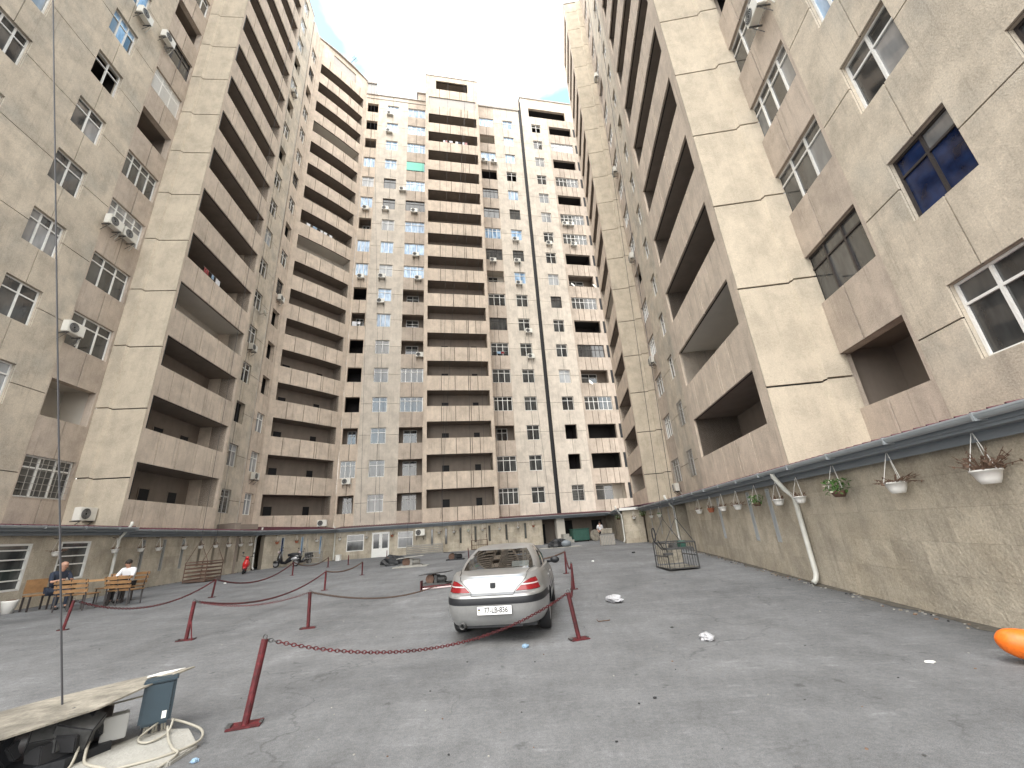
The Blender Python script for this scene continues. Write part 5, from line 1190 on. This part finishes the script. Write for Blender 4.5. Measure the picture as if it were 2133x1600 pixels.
for i, (a, b, lab) in enumerate((((-12.6, 38.2, 3.2), (-16.2, 38.6, 62.5), 'thin wire slanting down the facade left of the pale strip'), ((-14.2, 37.8, 3.2), (-16.4, 38.4, 62.5), 'thin wire slanting to the pale strip base, beside another wire'), ((-7.2, 38.3, 3.1), (-3.4, 39.6, 62.7), 'thin wire slanting across the front of the central tower'), ((-2.0, 42.0, 3.2), (-.8, 42.8, 60.9), 'thin wire hanging right of the central tower'), ((3.0, 43.0, 3.2), (1.0, 43.4, 61), 'thin wire down the pale strip left of the black joint'))):
    mb = MB(); mb.tube([a, b], .012, 'cable', 4); thing('facade_wire', lab, 'wire', (0, 0, 0), 0, 'wires hanging down the facades', mb.mesh('facade_wire'))

# ------------------------------------------------------------------ table, benches, people
t = thing('picnic_table', 'varnished wooden table by the shop wall at left, two people beside it', 'table', P3(-14.0, 14.35), math.radians(4))
me = MB().box(-.95, .95, -.06, .06, .72, .76, 'tabletop').mesh('plank')
for i in range(5): link('plank', me, (0, -.26+.13*i, 0), parent=t)
for x in (-.8, .8): link('leg', MB().box(x-.03, x+.03, -.3, .3, .66, .72, 'dframe').box(x-.03, x+.03, -.3, -.24, 0, .66, 'dframe').box(x-.03, x+.03, .24, .3, 0, .66, 'dframe').mesh('leg'), parent=t)
def bench(x, y, ang, label, L_=1.3):
    t = thing('bench', label, 'bench', P3(x, y), math.radians(ang), 'wooden benches with black iron frames')
    sl_ = MB().box(-L_/2, L_/2, -.045, .045, 0, .03, 'benchwood').mesh('slat')
    for i in range(4): link('slat', sl_, (0, -.16+.11*i, .42), parent=t)
    bs = MB().box(-L_/2, L_/2, -.014, .014, -.045, .045, 'benchwood').mesh('slat')
    for i in range(3): link('slat', bs, (0, .26+.03*i, .55+.13*i), parent=t)
    for x_ in (-L_/2+.06, 0, L_/2-.06):
        mb = MB(); mb.tube([(x_, -.2, 0), (x_, -.2, .42), (x_, .22, .42), (x_, .33, .86)], .022, 'dframe', 5); mb.tube([(x_, .22, 0), (x_, .22, .42)], .022, 'dframe', 5); link('leg', mb.mesh('leg'), parent=t)
bench(-13.6, 13.55, 184, 'nearer slatted bench seen from behind, left of two in front of the table', .95)
bench(-12.75, 14.2, 172, 'slatted bench with three backrest slats right of the wooden table', .95)
bench(-13.9, 15.25, 4, 'bench on the wall side of the wooden table')
def skinmesh(verts, edges, rad, m, sub=1):
    me = bpy.data.meshes.new('skin'); me.from_pydata(verts, edges, []); me.update()
    def mods(o):
        s = o.modifiers.new('s', 'SKIN'); 
        for i, r in enumerate(rad):
            o.data.skin_vertices[0].data[i].radius = (r, r) if not isinstance(r, tuple) else r
        o.data.skin_vertices[0].data[0].use_root = True
        u = o.modifiers.new('u', 'SUBSURF'); u.levels = sub; u.render_levels = sub
    o = bpy.data.objects.new('t', me); COL.objects.link(o)
    bm = bmesh.new(); bm.from_mesh(me); bm.verts.layers.skin.verify(); bm.to_mesh(me); bm.free()
    mods(o); dg = bpy.context.evaluated_depsgraph_get(); r = bpy.data.meshes.new_from_object(o.evaluated_get(dg)); bpy.data.objects.remove(o)
    r.materials.clear(); r.materials.append(M[m]); r.polygons.foreach_set('material_index', [0]*len(r.polygons)); r.polygons.foreach_set('use_smooth', [True]*len(r.polygons)); return r
def person(loc, rz, label, pose, shirt, trous, sc=1.0, hair='hair'):
    """pose: joint dict; standing or seated, facing local -y"""
    t = thing('person', label, 'person', loc, rz); t.scale = (sc, sc, sc); J = pose
    hip, wa, ch, nk, hd, tp_ = J['hip'], J['waist'], J['chest'], J['neck'], J['head'], J['top']
    V = [hip, wa, ch, nk, hd, tp_]; E = [(0, 1), (1, 2), (2, 3), (3, 4), (4, 5)]; R_ = [(.14, .1), (.13, .1), (.155, .11), (.05, .05), (.082, .09), (.06, .07)]
    for s in ('l', 'r'):
        i = len(V); V += [J['sh'+s], J['el'+s], J['wr'+s], J['ha'+s]]; E += [(2, i), (i, i+1), (i+1, i+2), (i+2, i+3)]; R_ += [.055, .042, .028, .032]
        # fingers
        d = (Vector(J['ha'+s])-Vector(J['wr'+s])).normalized(); side = d.cross(Vector((0, 0, 1))); side = side.normalized() if side.length > .1 else Vector((1, 0, 0))
        for q in range(4):
            o_ = side*(.012*(q-1.5)); k = len(V); V += [tuple(Vector(J['ha'+s])+o_+d*.05), tuple(Vector(J['ha'+s])+o_+d*(.085-.006*abs(q-1.5)))]; E += [(i+3, k), (k, k+1)]; R_ += [.0085, .007]
        k = len(V); V += [tuple(Vector(J['ha'+s])+side*.035+d*.02)]; E += [(i+2, k)]; R_ += [.009]
        i = len(V); V += [J['hp'+s], J['kn'+s], J['an'+s], J['to'+s]]; E += [(0, i), (i, i+1), (i+1, i+2), (i+2, i+3)]; R_ += [.085, .06, .04, .035]
    link('body', skinmesh(V, E, R_, 'skin'), parent=t)
    V = [wa, ch, tuple(Vector(nk)-Vector((0, 0, .03)))]; E = [(0, 1), (1, 2)]; R_ = [(.155, .125), (.18, .13), (.07, .07)]; V.insert(0, tuple(Vector(hip)*.7+Vector(wa)*.3)); E = [(0, 1), (1, 2), (2, 3)]; R_.insert(0, (.16, .13))
    for s in ('l', 'r'):
        i = len(V); V += [J['sh'+s], J['el'+s]]; E += [(2, i), (i, i+1)]; R_ += [.075, .058]
    link('shirt', skinmesh(V, E, R_, shirt), parent=t)
    V = [hip]; E = []; R_ = [(.155, .125)]
    for s in ('l', 'r'):
        i = len(V); V += [J['hp'+s], J['kn'+s], J['an'+s]]; E += [(0, i), (i, i+1), (i+1, i+2)]; R_ += [.1, .075, .062]
    link('trousers', skinmesh(V, E, R_, trous), parent=t)
    for s in ('l', 'r'): a, b = Vector(J['an'+s]), Vector(J['to'+s]); link('shoe', MB().blob(tuple((a*.4+b*.6)-Vector((0, 0, .02))), .05, 'rubber', sc=(1, 2.4, .9)).mesh('shoe', smooth=True), parent=t)
    h = Vector(hd)*.45+Vector(tp_)*.55
    link('hair', MB().blob(tuple(h+Vector((0, .02, .02))), .095, hair, 12, 8, .1, (1, 1.1, 1)).mesh('hair', smooth=True), parent=t)
    fc = MB(); f = Vector(hd)+Vector((0, -.085, .02)); fc.blob(tuple(f+Vector((0, -.01, -.01))), .014, 'skin', 6, 5, 0, (.8, 1, 1.3))
    for x in (-.03, .03): fc.blob(tuple(f+Vector((x, .004, .02))), .008, 'dark', 6, 4)
    fc.box(-.02, .02, f.y+.0, f.y+.012, f.z-.045, f.z-.038, 'lampred')
    for x in (-.085, .085): fc.blob((x, hd[1], hd[2]), .02, 'skin', 6, 5, 0, (.4, .8, 1.2))
    link('face', fc.mesh('face'), parent=t)
stand = dict(hip=(0, 0, .95), waist=(0, 0, 1.08), chest=(0, 0, 1.32), neck=(0, 0, 1.5), head=(0, -.02, 1.6), top=(0, 0, 1.68),
    shl=(-.19, 0, 1.42), ell=(-.27, .03, 1.15), wrl=(-.22, -.10, .95), hal=(-.2, -.14, .90), shr=(.19, 0, 1.42), elr=(.27, .03, 1.15), wrr=(.2, -.12, .97), har=(.17, -.16, .93),
    hpl=(-.09, 0, .88), knl=(-.10, -.02, .48), anl=(-.11, .02, .08), tol=(-.12, -.12, .04), hpr=(.09, 0, .88), knr=(.10, .02, .48), anr=(.11, .04, .08), tor=(.13, -.09, .04))
person(P3(6.35, 35.5), .2, 'person in a white shirt and dark trousers standing before the far garage', stand, 'whitecloth', 'blackcloth', .93)
sit = dict(hip=(0, .05, .52), waist=(0, .03, .64), chest=(0, -.04, .88), neck=(0, -.1, 1.06), head=(0, -.15, 1.15), top=(0, -.15, 1.23),
    shl=(-.19, -.06, .98), ell=(-.25, -.2, .75), wrl=(-.15, -.42, .79), hal=(-.11, -.46, .80), shr=(.19, -.06, .98), elr=(.25, -.2, .75), wrr=(.13, -.42, .79), har=(.09, -.46, .80),
    hpl=(-.1, 0, .5), knl=(-.13, -.42, .5), anl=(-.13, -.40, .08), tol=(-.14, -.55, .04), hpr=(.1, 0, .5), knr=(.13, -.42, .5), anr=(.13, -.40, .08), tor=(.14, -.55, .04))
person(P3(-14.95, 14.1), math.radians(75), 'seated person in dark navy clothes hunched at the left end of the table', sit, 'navy', 'navy', 1.05, hair='skin')
person(P3(-13.55, 15.1), math.radians(6), 'seated person in a white top on the wall side of the table', sit, 'whitecloth', 'blackcloth', 1.0)
t = thing('side_seat', 'reddish wooden chair behind the person in navy clothes', 'chair', P3(-15.3, 13.95), math.radians(70)); link('seat', MB().box(-.25, .25, -.22, .22, .42, .46, 'benchwood').mesh('seat'), parent=t); link('backrest', MB().box(-.25, .25, .2, .24, .5, .9, 'benchwood').mesh('backrest'), parent=t)
for x in (-.22, .22):
    for y in (-.19, .19): link('leg', MB().box(x-.02, x+.02, y-.02, y+.02, 0, .42, 'dframe').mesh('leg'), parent=t)
t = thing('flower_pot', 'pale round pot with streaks standing by the shop wall at far left', 'pot', P3(-15.7, 13.6)); link('pot', MB().lathe([(0, 0), (.12, 0), (.19, .32), (.2, .36), (.17, .36), (.16, .3), (0, .3)], 'potw', 18).mesh('pot', smooth=True), parent=t); link('soil', MB().blob((0, 0, .33), .15, 'dry', 10, 6, .4, (1, 1, .35)).mesh('soil'), parent=t)
t = thing('flower_pot', 'small white square pot at the foot of the back wall drainpipe', 'pot', P3(-15.0, 35.6)); link('pot', MB().box(-.17, .17, -.17, .17, 0, .42, 'potw').mesh('pot', bevel=.02), parent=t); link('rim', MB().box(-.19, .19, -.19, .19, .42, .46, 'potw').mesh('rim'), parent=t)

# ------------------------------------------------------------------ scooters
def scooter(loc, rz, label, m1, m2, sc=1.0, lean=.12):
    t = thing('scooter', label, 'scooter', loc, rz, 'scooters and motorbike parked by the wall'); t.scale = (sc, sc, sc); t.rotation_euler = (lean, 0, rz)
    X = Matrix.Rotation(PI/2, 4, 'X')
    for x in (-.62, .60):
        w = bpy.data.objects.new('wheel', None); COL.objects.link(w); w.parent = t; w.location = (x, 0, .22)
        link('tyre', MB().lathe([(.14, -.05), (.2, -.05), (.22, 0), (.2, .05), (.14, .05)], 'rubber', 20, X).mesh('tyre', smooth=True), parent=w); link('rim', MB().lathe([(0, -.035), (.14, -.04), (.14, .04), (0, .035)], 'rim', 16, X).mesh('rim'), parent=w)
    mb = MB(); mb.tube([(.95, 0, .55), (.7, 0, .60), (.4, 0, .56), (.15, 0, .40), (-.05, 0, .26), (-.32, 0, .26)], [.05, .13, .17, .15, .10, .08], m1, 12); link('body', mb.mesh('body', smooth=True), parent=t)
    link('side_panel', MB().blob((.48, 0, .50), .17, m2, 14, 8, 0, (1.9, 1.08, .8)).mesh('side_panel', smooth=True), parent=t)
    link('floorboard', MB().box(-.32, .12, -.15, .15, .24, .29, m1).mesh('floorboard', bevel=.02), parent=t)
    mb = MB(); mb.tube([(-.32, 0, .26), (-.42, 0, .55), (-.36, 0, .86)], [.13, .17, .09], m1, 12); link('leg_shield', mb.mesh('leg_shield', smooth=True), parent=t)
    mb = MB(); mb.blob((-.62, 0, .34), .16, m1, 14, 8, 0, (1.3, .55, .6)); link('mudguard', mb.mesh('mudguard', smooth=True), parent=t)
    mb = MB(); mb.tube([(.1, 0, .70), (.35, 0, .72), (.78, 0, .74)], [.08, .12, .08], 'blackplastic', 10); link('seat', mb.mesh('seat', smooth=True), parent=t)
    mb = MB(); mb.tube([(-.34, -.32, .98), (-.36, -.1, .93), (-.36, .1, .93), (-.34, .32, .98)], .02, 'blackplastic', 6); mb.tube([(-.40, 0, .85), (-.36, 0, .93)], .04, m1, 8); link('handlebar', mb.mesh('handlebar'), parent=t)
    link('headlight', MB().blob((-.46, 0, .9), .09, 'lampwhite' if m1 == 'scblk' else m2, 12, 8, 0, (.9, 1.1, .9)).mesh('headlight', smooth=True), parent=t)
    for y in (-.24, .24): mb = MB(); mb.tube([(-.36, y, .95), (-.33, y*1.1, 1.12)], .008, 'blackplastic', 4); mb.blob((-.33, y*1.15, 1.15), .055, 'blackplastic', 8, 6, 0, (.3, 1.1, .8)); link('mirror', mb.mesh('mirror'), parent=t)
    mb = MB(); mb.tube([(.2, .1, .25), (.3, .14, .02)], .012, 'steel', 4); link('stand', mb.mesh('stand'), parent=t); return t
scooter(P3(-16.75, 26.4), math.radians(118), 'bright red scooter parked near the white drainpipe at left', 'scred', 'scred', 1.0)
scooter(P3(-16.9, 31.3), math.radians(8), 'black scooter with silver side panel parked before the low wall', 'scblk', 'scsil', 1.1)
scooter(P3(-16.6, 33.0), math.radians(70), 'dark motorbike parked right of the black and silver scooter', 'scblk', 'steel', 1.0)

# ------------------------------------------------------------------ litter
def crumple(loc, r, m, label, name='plastic_bag', cat='litter', sc=(1, 1, .5), seed=1, jit=.55):
    me = MB().blob((0, 0, r*sc[2]*.8), r, m, 18, 12, jit, sc, seed).mesh(name, smooth=False); return thing(name, label, cat, loc, seed, None, me)
crumple(P3(1.94, 10.25), .17, 'plastic', 'crumpled white plastic bag on the asphalt right of the car', sc=(1.25, .9, .45), seed=2)
crumple(P3(2.55, 6.85), .095, 'plastic', 'small crumpled clear plastic bag nearer the camera on open asphalt', sc=(1.2, .9, .5), seed=5)
crumple(P3(-.07, 7.1), .05, 'bluebit', 'blue and white scrap on the ground behind the car', 'paper_scrap', seed=3)
crumple(P3(-2.88, 4.24), .03, 'bluebit', 'tiny blue scrap beside the concrete slab at lower left', 'paper_scrap', seed=4)
crumple(P3(4.36, 5.35), .03, 'potw', 'small white wrapper on the asphalt near the right wall', 'paper_scrap', sc=(1.6, .8, .4), seed=6)
crumple(P3(5.2, 21.1), .07, 'rubber', 'small black lump on the ground beyond the barred cradle', 'rubbish', seed=7)
crumple(P3(2.33, 7.68), .022, 'steel', 'small dark stone on the asphalt between the two plastic bags', 'stone', seed=8)
crumple(P3(2.82, 18.4), .05, 'potw', 'small white scrap on the far asphalt right of the red posts', 'paper_scrap', seed=9)
crumple(P3(-13.2, 19.6), .05, 'potw', 'small white scrap on the ground left of the slatted cradle', 'paper_scrap', seed=10)
crumple(P3(1.2, 4.9), .018, 'rubber', 'tiny dark chip on the asphalt in the lower right foreground', 'stone', seed=11)
t = thing('bent_rod', 'short bent metal rod on the ground right of the red post', 'rod', P3(1.37, 8.51, .012), .2, None, MB().tube([(-.12, .02, .02), (-.11, -.03, 0), (.1, -.03, 0), (.12, .0, .0)], .008, 'rust', 5).mesh('bent_rod'))
mb = MB(); bp = [Vector((5.12+.02, 4.93, .155)), Vector((5.02, 5.04, .17)), Vector((5.16, 4.92, .15))]
k = MB(); k.tube([(-.335, .04, .235), (-.325, .04, .232), (-.30, .035, .226), (-.26, .03, .217), (-.19, .02, .20), (-.08, 0, .178), (.1, 0, .16), (.3, .02, .15), (.40, .03, .15), (.43, .03, .155)], [.008, .045, .085, .115, .138, .15, .155, .13, .06, .01], 'orange', 26)
thing('balloon', 'bright orange elongated balloon lying on the asphalt at the right edge', 'balloon', P3(5.30, 5.04, -.005), -.35, None, k.mesh('balloon', smooth=True))

# grit and small scraps strewn over the yard, thicker along the foot of the walls
rg_ = random.Random(21); mb = MB()
def chip(x, y, r, m):
    z = zg(x, y); c = Vector((x, y, z+r*.35)); a0 = rg_.uniform(0, 6)
    top = [c+Vector((math.cos(a0+k*2*PI/5)*r*rg_.uniform(.6, 1.1), math.sin(a0+k*2*PI/5)*r*rg_.uniform(.6, 1.1), r*.3)) for k in range(5)]
    bot = [Vector((p.x+(p.x-c.x)*.2, p.y+(p.y-c.y)*.2, z-.002)) for p in top]
    mb.quad(top, m)
    for k in range(5): mb.quad([top[k], bot[k], bot[(k+1) % 5], top[(k+1) % 5]], m)
for i in range(230):
    a = rg_.uniform(-1.15, .95); d = 3.5+26*rg_.random()**1.6; chip(math.sin(a)*d, math.cos(a)*d, rg_.uniform(.004, .013), rg_.choice(['steel', 'rubber', 'gbars', 'dry', 'rubber', 'rust', 'concrete']))
for i in range(260):
    q = FWR.w(rg_.uniform(0, 15), -.03-.25*rg_.random()**2, 0); chip(q.x, q.y, rg_.uniform(.008, .03), rg_.choice(['concrete', 'dry', 'rubber', 'stone_gap']))
for i in range(200):
    q = FWL.w(rg_.uniform(0, 11), -.03-.3*rg_.random()**2, 0); chip(q.x, q.y, rg_.uniform(.01, .03), rg_.choice(['concrete', 'dry', 'rubber', 'stone_gap']))
g_ = thing('grit', 'loose grit and tiny scraps scattered over the asphalt', 'grit', (0, 0, 0), 0, None, mb.mesh('grit')); g_['kind'] = 'stuff'
# a strip of dirt gathered where the right wall meets the asphalt
mb = MB(); N_ = 40
for i in range(N_):
    a, b = 15.5*i/N_, 15.5*(i+1)/N_; wa, wb = .10+.07*math.sin(i*1.3)+.03*math.sin(i*3.1), .10+.07*math.sin((i+1)*1.3)+.03*math.sin((i+1)*3.1)
    p = [FWR.w(a, -wa, 0), FWR.w(b, -wb, 0), FWR.w(b, .01, 0), FWR.w(a, .01, 0)]
    mb.quad([(q.x, q.y, zg(q.x, q.y)+(.006 if k < 2 else .03)) for k, q in enumerate(p)], 'dirt')
g_ = thing('wall_foot_dirt', 'strip of dark dirt along the foot of the right wall', 'dirt', (0, 0, 0), 0, None, mb.mesh('wall_foot_dirt')); g_['kind'] = 'stuff'
